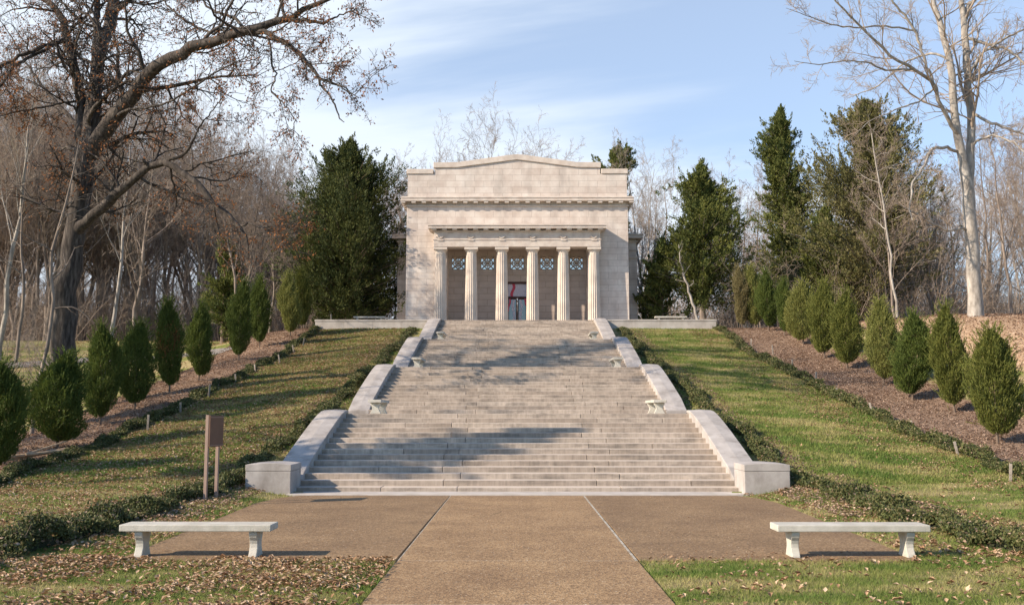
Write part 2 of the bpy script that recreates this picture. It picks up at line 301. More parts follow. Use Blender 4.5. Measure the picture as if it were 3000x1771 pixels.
def ground_material():
    m = bpy.data.materials.new('ground'); m.use_nodes = True; t = m.node_tree; N = t.nodes; L = t.links; b = N['Principled BSDF']; b.inputs['Roughness'].default_value = .95; b.inputs['Specular IOR Level'].default_value = .1
    at_ = N.new('ShaderNodeAttribute'); at_.attribute_name = 'zone'; sp = N.new('ShaderNodeSeparateColor'); L.new(at_.outputs['Color'], sp.inputs[0])
    c = N.new('ShaderNodeTexCoord')
    def noise(s, d=6, rg=.65, st=(1, 1, 1)):
        mm = N.new('ShaderNodeMapping'); mm.inputs['Scale'].default_value = st; L.new(c.outputs['Object'], mm.inputs[0])
        n = N.new('ShaderNodeTexNoise'); n.inputs['Scale'].default_value = s; n.inputs['Detail'].default_value = d; n.inputs['Roughness'].default_value = rg; L.new(mm.outputs[0], n.inputs['Vector']); return n.outputs[0]
    def ramp(src, *st):
        r = N.new('ShaderNodeValToRGB'); e = r.color_ramp.elements
        for i, (p, q) in enumerate(st):
            if i < 2: e[i].position = p; e[i].color = (*q, 1)
            else: x = e.new(p); x.color = (*q, 1)
        L.new(src, r.inputs[0]); return r.outputs[0]
    def mix(f, a, bb):
        mx = N.new('ShaderNodeMix'); mx.data_type = 'RGBA'; L.new(f, mx.inputs[0]); L.new(a, mx.inputs[6]); L.new(bb, mx.inputs[7]); return mx.outputs[2]
    g = mix(ramp(noise(.75, 5, .6, (.6, 1.3, 1)), (.42, (0, 0, 0)), (.60, (1, 1, 1))), ramp(noise(14, 5), (.3, (.085, .13, .022)), (.7, (.19, .205, .052))), ramp(noise(11, 5), (.3, (.25, .20, .09)), (.7, (.44, .345, .19))))
    lf = N.new('ShaderNodeTexVoronoi'); lf.inputs['Scale'].default_value = 13; L.new(c.outputs['Object'], lf.inputs['Vector'])
    leaf = ramp(lf.outputs['Color'], (.05, (.20, .11, .06)), (.5, (.42, .28, .17)), (.95, (.64, .48, .33)))
    mulch = ramp(noise(9, 7, .8), (.3, (.12, .075, .05)), (.5, (.26, .175, .12)), (.72, (.46, .34, .25)))
    def thr(k, src, bias):
        a = N.new('ShaderNodeMath'); a.operation = 'ADD'; L.new(k, a.inputs[0]); L.new(src, a.inputs[1])
        r = N.new('ShaderNodeMapRange'); r.inputs[1].default_value = bias; r.inputs[2].default_value = bias + .12; L.new(a.outputs[0], r.inputs[0]); return r.outputs[0]
    n2 = noise(5, 8, .85)
    col = mix(thr(sp.outputs[1], n2, 1.0), g, leaf)
    col = mix(thr(sp.outputs[2], noise(2.2, 6, .7), 1.0), col, mulch)
    L.new(col, b.inputs['Base Color'])
    bp = N.new('ShaderNodeBump'); bp.inputs['Strength'].default_value = .8; bp.inputs['Distance'].default_value = .05; L.new(noise(22, 4, .8), bp.inputs['Height']); L.new(bp.outputs[0], b.inputs['Normal'])
    return m
ground = npmesh('ground', np.stack([GX, GY, GZ], -1), [F], ground_material(), smooth=True, kind='structure')
ax = np.abs(GX)
bed = sm(12.9, 13.5, ax) * (1 - sm(17.2, 18.6, ax)) * sm(14, 18, GY) * (GY < 70)
near = sm(6.4, 7.0, ax) * (1 - sm(7.7, 8.2, ax)) * sm(24, 26, GY) * (GY < 63)
forest = np.maximum(sm(76, 84, GY), np.maximum(sm(34, 44, -GX), sm(18.5, 22, GX) * sm(30, 40, GY)))
Lf = np.where(GX < 0, .42, .28) + .12 * sm(-6, -10, GX) * 0
Lf = np.where((GX > 0) & (GX < 13), .22, Lf); Lf = np.where((GX < -18), .38, Lf)
Lf = np.maximum(Lf, .72 * forest)
zone = np.zeros((ny, nx, 4)); zone[..., 0] = 1; zone[..., 1] = Lf; zone[..., 2] = np.clip(bed * .8 + near * .75 + forest * .42, 0, 1); zone[..., 3] = 1
ca = ground.data.color_attributes.new('zone', 'FLOAT_COLOR', 'POINT'); ca.data.foreach_set('color', zone.astype(np.float32).ravel())

# plaza of exposed aggregate slabs on a mortar bed
def plaza():
    mb = MB(); mb.add([(-5.5, 13.66, -.02), (5.5, 13.66, -.02), (5.84, 22.3, -.02), (5.3, 24.3, -.02), (-5.3, 24.3, -.02), (-5.84, 22.3, -.02)], [(0, 1, 2, 3, 4, 5)])
    mb.add([(-1.7, 2, -.02), (1.75, 2, -.02), (1.75, 13.66, -.02), (-1.7, 13.66, -.02)], [(0, 1, 2, 3)])
    mb.build('paving_joints', M['mortar'], kind='structure')
    sb = MB(); sd_ = MB(); T = .012; B = -.05
    def slab(pts, q=None): (q or sb).prism(pts, 'z', B, T)
    g = .008
    ys = [13.68, 16.9, 20.6, 24.3]
    for i in range(3):
        a, b = ys[i] + (g / 2 if i else 0), ys[i + 1] - g / 2
        for s in (-1, 1):
            e = lambda y: float(np.interp(y, [13.6, 22.3, 24.5], [5.5, 5.86, 5.35]))
            if i == 2:
                pts = [(s * 1.66, a), (s * e(a), a), (s * e(22.2), 22.2), (s * 5.72, 23.5), (s * 5.35, b), (s * 1.645, b)]
            else: pts = [(s * 1.67, a), (s * e(a), a), (s * e(b), b), (s * 1.66, b)]
            if s < 0: pts = pts[::-1]
            slab(pts, sd_)
        slab([(-1.62, a), (1.605, a), (1.605, b), (-1.62, b)])
    for a, b in ((2.5, 6.8), (6.83, 10.55), (10.59, 13.65)):
        slab([(-1.64, a), (1.66, a), (1.64, b), (-1.63, b)])
    js = MB(); js.box(-1.634, -1.621, 13.7, 24.3, -.05, .010); js.box(1.606, 1.643, 13.7, 24.3, -.05, .0115)
    for y in (6.8, 10.55, 13.65): js.box(-1.62, 1.62, y + .002, y + .028, -.05, .0095)
    for y in (16.896, 20.596): js.box(-5.4, 5.4, y, y + .008, -.05, .009)
    rc = random.Random(9)
    for x, y, dx_, dy_, n in ((-4.6, 17.5, .28, .30, 7), (2.9, 21.5, .33, -.12, 8), (4.2, 15.2, -.22, .25, 6), (-.9, 19.2, .12, .30, 5)):
        ck = MB()
        for i in range(n):
            x2 = x + dx_ + rc.uniform(-.12, .12); y2 = y + dy_ + rc.uniform(-.12, .12); nn_ = Vector((y - y2, x2 - x, 0)).normalized() * .004
            ck.add([(x - nn_.x, y - nn_.y, .0135), (x2 - nn_.x, y2 - nn_.y, .0135), (x2 + nn_.x, y2 + nn_.y, .0135), (x + nn_.x, y + nn_.y, .0135)], [(0, 1, 2, 3)]); x, y = x2, y2
        ck.build('paving_crack', M['hedge_core'], kind='structure')
    js.build('paving_seams', M['seam'], kind='structure')
    sb.build('walk_paving', M['plaza'], bevel=.006, kind='structure'); sd_.build('plaza_paving', M['plaza_side'], bevel=.006, kind='structure')
plaza()

pp = [on_ground(x, y) for x, y in ((-60, 905), (40, 896), (250, 881), (475, 868), (560, 861))]
pv = []; Pq = np.array([tuple(p) for p in pp]); uu = np.linspace(0, len(Pq) - 1, 40); Pq = np.stack([np.interp(uu, range(len(Pq)), Pq[:, i]) for i in range(3)], 1)
tn = np.gradient(Pq[:, :2], axis=0); tn /= np.linalg.norm(tn, axis=1, keepdims=True); nn = np.stack([-tn[:, 1], tn[:, 0]], 1)
for wq in (-.8, 0, .8):
    q2 = Pq[:, :2] + nn * wq; pv.append(np.stack([q2[:, 0], q2[:, 1], H(q2[:, 0], q2[:, 1]) + .03], 1))
pv = np.stack(pv, 1); i = (np.arange(39)[:, None] * 3 + np.arange(2)[None]).ravel()
npmesh('path', pv, [np.stack([i, i + 1, i + 4, i + 3], 1)], M['path'], kind='structure')

# ------------------------------------------------------------------ staircase
def staircase():
    root = empty('staircase', (0, 25.2, 0), label='broad granite stairway of four flights climbing the lawn to the columned building', cat='staircase')
    off = Vector((0, -25.2, 0))
    def put(o): o.location = off; return o
    r = random.Random(3)
    mb = MB(); mb.box(-5.66, 5.66, 24.3, 25.35, -.2, .04); put(mb.build('foot_slab', M['curb'], root, bevel=.008))
    for k, Fy in enumerate(FOOT):
        zb = 2.0 * k; mb = MB()
        for i in range(14):
            y = Fy + i * TREAD; z1 = zb + (i + 1) * RISE; hw = sw(y) + .02
            cuts = [-hw]
            base = [-2.0, 2.05] if i % 2 else [-1.55, 2.6]
            if r.random() < .3: base.append(-3.9 + r.random())
            if r.random() < .3: base.append(3.8 + r.random())
            cuts += sorted(b + r.uniform(-.12, .12) for b in base) + [hw]
            for a, b in zip(cuts[:-1], cuts[1:]):
                dy = r.uniform(-.006, .006); dz = r.uniform(-.004, .002)
                mb.box(a + .006, b - .006, y + dy, y + TREAD + (.22 if i < 13 else .3), z1 - RISE - .1, z1 + dz)
        put(mb.build('flight', M['step'], root, bevel=.012))
        if k < 3:
            y0 = Fy + 7.0; y1 = FOOT[k + 1] + .1; mb = MB(); hw = sw(y0) + .7
            n = 4; gy = (y1 - y0) / n
            for j in range(n):
                cs = [-hw, -3.1 + (j % 2) * .8, -.5 + (j % 2) * 1.1, 2.6 + (j % 2) * .7, hw]
                for a, b in zip(cs[:-1], cs[1:]): mb.box(a + .005, b - .005, y0 + j * gy + .005, y0 + (j + 1) * gy - .005, zb + 1.75, zb + 2.0 - .004)
            put(mb.build('landing', M['step'], root, bevel=.008))
        prof = [(-.02, .10), (.5, .33), (1.0, .56), (2.5, 1.045), (4.0, 1.51), (5.0, 1.80), (5.7, 1.98), (6.2, 2.075), (6.6, 2.11), (6.78, 2.10)]
        if k == 0: prof = prof[1:]
        for s in (-1, 1):
            for nm, top, lo, o1, mt in (('cheek_wall', -.085, 1.5, 0, 'cheek'), ('coping', 0, .082, .022, 'cheek')):
                m2 = MB(); crown = .025 if nm == 'coping' else 0
                cutsY = [prof[0][0], 1.75, 3.45, 5.1, prof[-1][0]] if nm == 'coping' else [prof[0][0], prof[-1][0]]
                for c0, c1 in zip(cutsY[:-1], cutsY[1:]):
                    gp = .005 if nm == 'coping' else 0
                    yy = [c0 + gp] + [p_[0] for p_ in prof if c0 + .05 < p_[0] < c1 - .05] + [c1 - gp]; vs = []; n = len(yy)
                    for dy in yy:
                        dz = float(np.interp(dy, [p_[0] for p_ in prof], [p_[1] for p_ in prof]))
                        y = Fy + dy; a = sw(y) - o1; b = sw(y) + .72 + o1; zt = zb + dz + top; zl = zb + dz - lo
                        for xx, zz in ((a, zl), (a, zt), ((a + b) / 2, zt + crown), (b, zt), (b, zl)): vs.append((s * xx, y, zz))
                    fs = []
                    for j in range(n - 1):
                        for e in range(5):
                            q = (j * 5 + e, j * 5 + (e + 1) % 5, (j + 1) * 5 + (e + 1) % 5, (j + 1) * 5 + e); fs.append(q if s < 0 else q[::-1])
                    e0 = tuple(range(5)); e1 = tuple((n - 1) * 5 + i for i in range(5)); fs += ([e0[::-1], e1] if s < 0 else [e0, e1[::-1]])
                    m2.add(vs, fs)
                put(m2.build(nm, M[mt], root, bevel=.012 if nm == 'coping' else 0))
    for s in (-1, 1):
        m2 = MB(); a, b = 5.60, 6.72
        m2.box(s * a, s * b, 24.5, 25.65, -.6, .585); o = put(m2.build('end_block', M['cheek'], root, bevel=.012))
        m3 = MB(); n = 9; pts = [(a - .006, .591), (b + .006, .591)] + [(b + .006 - (b - a + .012) * i / n, .745 + .035 * math.sin(math.pi * i / n)) for i in range(n + 1)]
        m3.prism([(s * p[0], p[1]) for p in pts], 'y', 24.494, 25.66); put(m3.build('block_cap', M['cheek'], root, bevel=.01))
    return root
staircase()

# ------------------------------------------------------------------ terrace and its low walls
mb = MB(); mb.box(-12.7, 12.7, 63.55, 96, 7.8, 7.985); mb.build('terrace_paving', M['curb'], kind='structure')
for s, x1, lb in ((-1, 13.08, 'low pale stone terrace wall left of the stair top'), (1, 12.85, 'low pale stone terrace wall right of the stair top')):
    t = empty('retaining_wall', (s * 9.3, 63.2, 7.4), label=lb, cat='wall', group='terrace walls either side of the stairs')
    a = MB(); xs = list(np.linspace(5.6, x1, 5))
    for q0, q1 in zip(xs[:-1], xs[1:]): a.box(s * (q0 + .004) - s * 9.3, s * (q1 - .004) - s * 9.3, -.15, .35, -.9, .52)
    a.build('wall', M['curb'], t, bevel=.008)
    a = MB(); a.box(s * 5.6 - s * 9.3, s * (x1 + .03) - s * 9.3, -.18, .38, .522, .63); a.build('coping', M['curb'], t, bevel=.012)
# ------------------------------------------------------------------ benches
def make_bench(length=2.12):
    t = empty('stone_bench')
    a = MB(); a.box(-length / 2, length / 2, -.215, .215, .357, .45); a.build('seat', M['bench'], t, bevel=.012)
    prof = []
    half = [(.175, 0), (.165, .03), (.135, .08), (.112, .13), (.108, .18), (.125, .23), (.155, .27), (.172, .31), (.175, .34), (.165, .355)]
    pts = [(y, z) for y, z in half] + [(-y, z) for y, z in half[::-1]]
    for sx in (-1, 1):
        a = MB(); cx = sx * (length / 2 - .26); a.prism(pts, 'x', cx - .057, cx + .057); a.build('leg', M['bench'], t, bevel=.01)
    return t
bench0 = make_bench()
BL = 'pale concrete bench '
zg = .012
spots = [(-4.49, 14.09, zg, 0, BL + 'on the front left corner of the brown paving'),
         (4.67, 14.09, zg, 0, BL + 'on the front right corner of the brown paving')]
for k, nm in ((0, 'lowest'), (1, 'middle'), (2, 'uppermost')):
    y = FOOT[k] + 8.1; z = 2.0 * (k + 1)
    for s, sd in ((-1, 'left'), (1, 'right')):
        spots.append((s * (sw(y) - .80 - (.06 if k else 0)), y, z, 90, BL + 'set endwise on the %s landing at the %s side of the stairs' % (nm, sd)))
spots += [(-9.88, 65.2, 7.985, 0, BL + 'on the terrace by the dark cedar left of the building'), (10.25, 65.2, 7.985, 0, BL + 'on the terrace by the cedars right of the building')]
for i, (x, y, z, a, lb) in enumerate(spots):
    o = bench0 if i == 0 else copy_tree(bench0)
    o.location = (x, y, z); o.rotation_euler.z = R_(a); tag(o, lb, 'bench', 'matching pale concrete benches')

# ------------------------------------------------------------------ memorial building
def building():
    B = Vector((0, 68.5, 8.0))
    root = empty('memorial_building', B, label='square pink stone memorial building with six fluted columns at the stair top', cat='building')
    def put(mb, name, m, par=root, **k):
        o = mb.build(name, m, par, **k)
        if par is root: o.location = -B
        return o
    Y0, Y1 = 68.5, 83.5; W = 7.86; RX = 4.95; RB = 69.95
    wl = MB()
    wl.box(-W, -RX, Y0, Y1, 7.9, 16.96); wl.box(RX, W, Y0, Y1, 7.9, 16.96)
    wl.box(-RX, RX, Y0, RB + .4, 13.92, 16.96)                                  # wall over the recess
    wl.box(-RX, RX, RB + .4, Y1, 13.92, 16.96)
    # attic with low gable, one block through the depth
    wl.box(-7.82, 7.82, Y0 + .03, Y1 - .03, 16.96, 19.0)
    wl.prism([(-5.92, 19.0), (5.92, 19.0), (5.92, 19.44), (4.3, 19.46), (0, 20.02), (-4.3, 19.46), (-5.92, 19.44)], 'y', Y0 + .031, Y1 - .031)
    put(wl, 'wall', M['wall'])
    # recess back wall, pierced by five square windows and the door
    rw = MB(); cx = [-4.28, -2.15, 0, 2.15, 4.28]; lw = .51; z0, z1 = 12.29, 13.32
    xs = [-RX] + [v for c in cx for v in (c - lw, c + lw)] + [RX]
    rw.box(-RX, RX, RB, RB + .4, z1, 13.92)
    for i in range(0, len(xs), 2): rw.box(xs[i], xs[i + 1], RB, RB + .4, z0, z1)
    rw.box(-RX, -.82, RB, RB + .4, 7.9, z0); rw.box(.82, RX, RB, RB + .4, 7.9, z0); rw.box(-.82, .82, RB, RB + .4, 11.42, z0)
    rw.box(-RX, RX, RB - .05, RB - .002, 11.93, 12.05)
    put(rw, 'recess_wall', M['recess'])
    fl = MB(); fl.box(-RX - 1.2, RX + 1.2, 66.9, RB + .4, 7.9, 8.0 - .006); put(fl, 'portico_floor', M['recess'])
    # coping of the attic
    cp = MB(); e = .07
    for s in (-1, 1): cp.box(s * 5.99, s * 7.9, Y0 - e + .03, Y1 + e - .03, 19.003, 19.35)
    top = [(-5.985, 19.44), (-4.3, 19.462), (0, 20.025), (4.3, 19.462), (5.985, 19.44)]
    up = [(5.985, 19.82), (4.25, 19.84), (.6, 20.36), (0, 20.42), (-.6, 20.36), (-4.25, 19.84), (-5.985, 19.82)]
    cp.prism(top + up, 'y', Y0 - e, Y1 + e)
    put(cp, 'parapet_coping', M['trim'], bevel=.02)
    # main cornice with square blocks
    co = MB()
    for d, a, b in ((.10, 16.62, 16.70), (.41, 16.95, 17.06), (.36, 17.06, 17.16), (.40, 17.16, 17.22), (.34, 17.22, 17.29)):
        co.box(-W - d, W + d, Y0 - d, Y1 + d, a, b - .001)
    put(co, 'cornice', M['trim'], bevel=.012)
    n = 23
    md = MB(); md.box(-.15, .15, -.37, .01, -.12, .004); blk = md.build('cornice_block', M['trim'], root); first = True
    for x, y, a in [((i - (n - 1) / 2) * .735, Y0, 0) for i in range(n)] + [(s * W, Y0 + .55 + i * .735, s * 90) for s in (-1, 1) for i in range(20)]:
        o = blk if first else blk.copy()
        if not first: COL.objects.link(o); o.parent = root
        first = False; o.location = Vector((x, y, 16.946)) - B; o.rotation_euler.z = R_(a)
    # portico entablature
    en = MB(); en.box(-5.82, 5.82, 67.45, 68.5, 13.55, 14.02); put(en, 'architrave', M['trim'], bevel=.01)
    en = MB(); en.box(-5.80, 5.80, 67.49, 68.5, 14.022, 14.70); put(en, 'frieze', M['trim'])
    en = MB(); en.box(-5.87, 5.87, 67.41, 68.499, 14.024, 14.085); put(en, 'fillet', M['trim'])
    en = MB()
    for d, a, b in ((.08, 14.62, 14.70), (.40, 14.79, 14.90), (.36, 14.90, 14.98), (.42, 14.98, 15.05)): en.box(-5.80 - d, 5.80 + d, 67.45 - d, 68.499, a, b - .001)
    en.prism([(67.1, 15.05), (68.49, 15.05), (68.49, 15.16)], 'x', -6.1, 6.1)
    for i in range(17):
        x = (i - 8) * .725; en.box(x - .17, x + .17, 67.1, 67.46, 14.705, 14.789)
    put(en, 'portico_cornice', M['trim'], bevel=.008)
    cxs = [-5.37, -3.22, -1.075, 1.075, 3.22, 5.37]
    for x in cxs:       # ribboned wreath carved over each column
        wr = MB(); seg = 14
        for i in range(seg):
            a0 = math.pi * (1 + i / seg); a1 = math.pi * (1 + (i + 1) / seg)
            wr.bar((x + .20 * math.cos(a0), 67.46, 14.36 + .20 * math.sin(a0)), (x + .20 * math.cos(a1), 67.46, 14.36 + .20 * math.sin(a1)), .045, 6)
        wr.bar((x - .2, 67.46, 14.38), (x - .32, 67.47, 14.22), .03, 5); wr.bar((x + .2, 67.46, 14.38), (x + .32, 67.47, 14.22), .03, 5)
        wr.box(x - .19, x + .19, 67.40, 67.45, 13.965, 14.02)
        put(wr, 'frieze_wreath', M['trim'])
    # columns: 20 flutes, slight swelling
    for x in cxs:
        seg = 120; rows = 26; vs = []; fs = []
        for j in range(rows + 1):
            t = j / rows; z = 8.0 + t * (13.22 - 8.0); r = .445 - .085 * t ** 1.35
            fd = .075 * (1 - .35 * t) * (0 if j == rows else 1)
            for i in range(seg):
                a = 2 * math.pi * i / seg; ph = (a * 20 / (2 * math.pi)) % 1.0
                rr = r - fd * math.sin(math.pi * ph) ** .8
                vs.append((x + rr * math.cos(a), 67.95 + rr * math.sin(a), z))
        for j in range(rows):
            for i in range(seg): fs.append((j * seg + i, j * seg + (i + 1) % seg, (j + 1) * seg + (i + 1) % seg, (j + 1) * seg + i))
        m1 = MB(); m1.add(vs, fs)
        c = put(m1, 'column', M['colstone'], label=None)
        cap = MB(); cap.lathe([(.36, 13.2), (.365, 13.225), (.38, 13.235), (.375, 13.25), (.41, 13.30), (.445, 13.345), (.45, 13.375)], x, 67.95, 40)
        cap.box(x - .475, x + .475, 67.475, 68.425, 13.377, 13.548)
        cap.build('capital', M['colstone'], c, bevel=.006)
    # windows: stone lattice over glass
    for c in cx:
        w_ = MB(); y = RB + .12; zc = (z0 + z1) / 2
        for s in (-1, 1):
            w_.box(c + s * .51, c + s * .45, y, y + .1, z0, z1); w_.box(c - .45, c + .45, y, y + .1, zc + s * .515, zc + s * .455)
        def lb(p, q, th=.037, yy=0):
            d = Vector((q[0] - p[0], q[1] - p[1])); nn = Vector((-d.y, d.x)).normalized() * th
            w_.prism([(p[0] + nn.x, p[1] + nn.y), (p[0] - nn.x, p[1] - nn.y), (q[0] - nn.x, q[1] - nn.y), (q[0] + nn.x, q[1] + nn.y)], 'y', y + .004 + yy, y + .08 + yy)
        k = 0
        for ix in (-1, 1):
            for iz in (-1, 1):
                ox, oz = c + ix * .225, zc + iz * .225
                k += 1; lb((ox - .22, oz - .22), (ox + .22, oz + .22), yy=.001 * k); k += 1; lb((ox - .22, oz + .22), (ox + .22, oz - .22), yy=.001 * k)
        lb((c, z0 + .05), (c, z1 - .05), .026, .011); lb((c - .45, zc), (c + .45, zc), .026, .013)
        ring = [(c + .21 * math.cos(a * math.pi / 8), zc + .21 * math.sin(a * math.pi / 8)) for a in range(17)]
        for i in range(16): lb(ring[i], ring[i + 1], .026, .016)
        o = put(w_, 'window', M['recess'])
        gp = MB(); gp.box(c - .5, c + .5, y + .13, y + .14, z0, z1); gp.build('pane', M['glass'], o)
    # doorway
    d = MB(); y = RB + .1
    d.box(-.82, -.70, y, y + .2, 8, 11.42); d.box(.70, .82, y, y + .2, 8, 11.42); d.box(-.70, .70, y, y + .2, 11.28, 11.42); d.box(-.70, .70, y, y + .2, 10.26, 10.36)
    d.box(-.82, .82, RB + .004, RB + .098, 11.30, 11.419)
    dr = put(d, 'door', M['wood_red'])
    g = MB(); g.box(-.70, .70, y + .1, y + .11, 10.36, 11.28); g.build('transom', M['flag_white'], dr)
    g = MB(); g2 = MB(); g3 = MB()
    for i in range(9):
        t0, t1 = i / 9, (i + 1) / 9; f = lambda t: -.32 + .09 * math.sin(t * 5.2 + .4) + .12 * (t - .5) * 0
        g.prism([(f(t0) - .10, 11.28 - .92 * t0), (f(t0) + .10, 11.28 - .92 * t0), (f(t1) + .10, 11.28 - .92 * t1), (f(t1) - .10, 11.28 - .92 * t1)], 'y', y + .085, y + .099)
    for i in range(7):
        t0, t1 = i / 7, (i + 1) / 7; f = lambda t: -.60 - .10 * t + .05 * math.sin(t * 6)
        g2.prism([(f(t0), 10.2 - .9 * t0), (f(t0) + .13, 10.2 - .9 * t0), (f(t1) + .13, 10.2 - .9 * t1), (f(t1), 10.2 - .9 * t1)], 'y', y + .04, y + .06)
        f = lambda t: .50 + .06 * t
        g3.prism([(f(t0), 10.22 - .5 * t0), (f(t0) + .16 * (1 - t0 * .6), 10.22 - .5 * t0), (f(t1) + .16 * (1 - t1 * .6), 10.22 - .5 * t1), (f(t1), 10.22 - .5 * t1)], 'y', y + .04, y + .06)
    for q_ in (g, g2, g3): q_.build('red_ribbon', M['flag_red'], dr)
    for s in (-1, 1):
        lf = MB(); lf.box(s * .03, s * .10, y + .08, y + .14, 8.02, 10.26); lf.box(s * .62, s * .70, y + .08, y + .14, 8.02, 10.26)
        lf.box(s * .10, s * .62, y + .08, y + .14, 8.02, 8.3); lf.box(s * .10, s * .62, y + .08, y + .14, 10.15, 10.26)
        l_ = lf.build('door_leaf', M['wood_red'], dr)
        lf = MB(); lf.box(s * .10, s * .62, y + .10, y + .11, 8.3, 10.15); lf.build('glass', M['glass_dark'], dr)
        lf = MB()
        for i in range(6):
            a0 = 10.15 - i * .28; x0 = .16 + .05 * math.sin(i * 1.3); lf.prism([(s * x0, a0), (s * (x0 + .16), a0), (s * (x0 + .2 + .04 * (i % 2)), a0 - .28), (s * (x0 + .03), a0 - .28)], 'y', y + .07, y + .078)
        lf.build('white_drape', M['flag_white'], dr)
    # side bays
    for s in (-1, 1):
        wg = MB()
        wg.box(s * W, s * 8.9, 72.0, 79.5, 7.9, 13.44); wg.box(s * W, s * 8.86, 72.05, 79.45, 13.62, 14.75); wg.box(s * W, s * 8.92, 71.98, 79.52, 14.0, 14.06)
        o = put(wg, 'side_bay', M['wall'])
        wc = MB(); wc.box(s * W, s * 8.98, 71.92, 79.58, 13.442, 13.618)
        for dd, a, b in ((.08, 14.66, 14.76), (.40, 14.9, 15.02), (.35, 15.02, 15.14), (.42, 15.14, 15.22)): wc.box(s * W, s * (8.9 + dd), 72 - dd, 79.5 + dd, a, b - .001)
        wc.box(s * W, s * 8.8, 72.2, 79.3, 15.22, 15.4); wc.box(s * W, s * 8.84, 72.1, 79.4, 14.76, 14.899)
        wc.build('bay_cornice', M['trim'], o, bevel=.01)
building()

# ------------------------------------------------------------------ sign
t = empty('sign', (-6.79, 22.0, float(H(-6.8, 22))), 0, label='brown metal sign on two posts beside the hedge left of the stairs', cat='sign')
sd = (Vector((-6.765, 22.3, 0)) - Vector((-6.82, 21.7, 0)))
u = sd.normalized(); ang = math.atan2(u.y, u.x); t.rotation_euler.z = ang
hl = sd.length / 2
for s in (-1, 1):
    a = MB(); a.box(s * hl - .035, s * hl + .035, -.035, .035, -.4, (1.86 if s < 0 else 1.30)); a.build('post', M['post'], t, bevel=.006)
a = MB(); a.box(-hl - .03, hl + .12, -.075, -.037, 1.16, 1.85); a.build('panel', M['soilsign'], t, bevel=.006)
for s in (-1, 1):
    a = MB(); a.box(-hl - .02, hl + .11, -.09, -.0755, 1.185 if s < 0 else 1.80, 1.20 if s < 0 else 1.815); a.build('rail', M['post'], t)

# ------------------------------------------------------------------ vegetation generators
def unit(v): return v / np.maximum(np.linalg.norm(v, axis=-1, keepdims=True), 1e-9)
def tubes(P, R, s):
    n, k, _ = P.shape
    T = unit(np.gradient(P, axis=1)); ref = np.array([.31, .52, .79]); N = unit(np.cross(T, ref)); Bv = np.cross(T, N)
    a = np.arange(s) * 2 * np.pi / s
    V = P[:, :, None] + R[:, :, None, None] * (np.cos(a)[None, None, :, None] * N[:, :, None] + np.sin(a)[None, None, :, None] * Bv[:, :, None])
    base = (np.arange(n)[:, None, None] * k + np.arange(k - 1)[None, :, None]) * s
    i = np.arange(s)[None, None, :]; j = (i + 1) % s
    F = np.stack([base + i, base + j, base + s + j, base + s + i], -1).reshape(-1, 4)
    return V.reshape(-1, 3), F
class Soup:
    def __init__(s): s.V = []; s.F = []; s.n = 0
    def add(s, V, F): s.V.append(V); s.F.append(F + s.n); s.n += len(V)
    def mesh(s, name, m, parent=None, **k): return npmesh(name, np.concatenate(s.V), [np.concatenate(s.F)], m, parent, **k)
def sample(P, R, t):
    """P (n,k,3), t (n,m) -> points, radii, tangents"""
    n, k, _ = P.shape; f = t * (k - 1); i = np.minimum(f.astype(int), k - 2); fr = (f - i)[..., None]
    ar = np.arange(n)[:, None]; A = P[ar, i]; Bq = P[ar, i + 1]
    return A + (Bq - A) * fr, R[ar, i] * (1 - fr[..., 0]) + R[ar, i + 1] * fr[..., 0], unit(Bq - A)
def grow(rng, P, R, m, t0, t1, ang, lf, k, trop=.15, wig=.25, rmax=.6, rend=.3, rmin=.006, fall=.5):
    n = len(P); t = t0 + (t1 - t0) * (np.arange(m)[None] + rng.random((n, m))) / m
    S, pr, T = sample(P, R, t)
    plen = np.linalg.norm(np.diff(P, axis=1), axis=2).sum(1)[:, None]
    rv = unit(np.cross(T, unit(rng.normal(size=(n, m, 3)))))
    a = R_(ang[0]) + (R_(ang[1]) - R_(ang[0])) * rng.random((n, m, 1))
    d = unit(T * np.cos(a) + rv * np.sin(a) + np.array([0, 0, trop]))
    ln = plen * lf * (1 - fall * (t - t0) / max(t1 - t0, 1e-6)) * rng.uniform(.6, 1.2, (n, m))
    S = S.reshape(-1, 3); d = d.reshape(-1, 3); ln = ln.reshape(-1); pr = pr.reshape(-1)
    st = (ln / (k - 1))[:, None]; Q = [S]; cur = d
    for _ in range(k - 1):
        cur = unit(cur + rng.normal(size=cur.shape) * wig + np.array([0, 0, trop * .3])); Q.append(Q[-1] + cur * st)
    Q = np.stack(Q, 1); r0 = np.maximum(np.minimum(pr * rmax, ln * .03), rmin)
    RR = r0[:, None] * (1 - (1 - rend) * np.linspace(0, 1, k)[None]); RR = np.maximum(RR, rmin * .6)
    return Q, RR
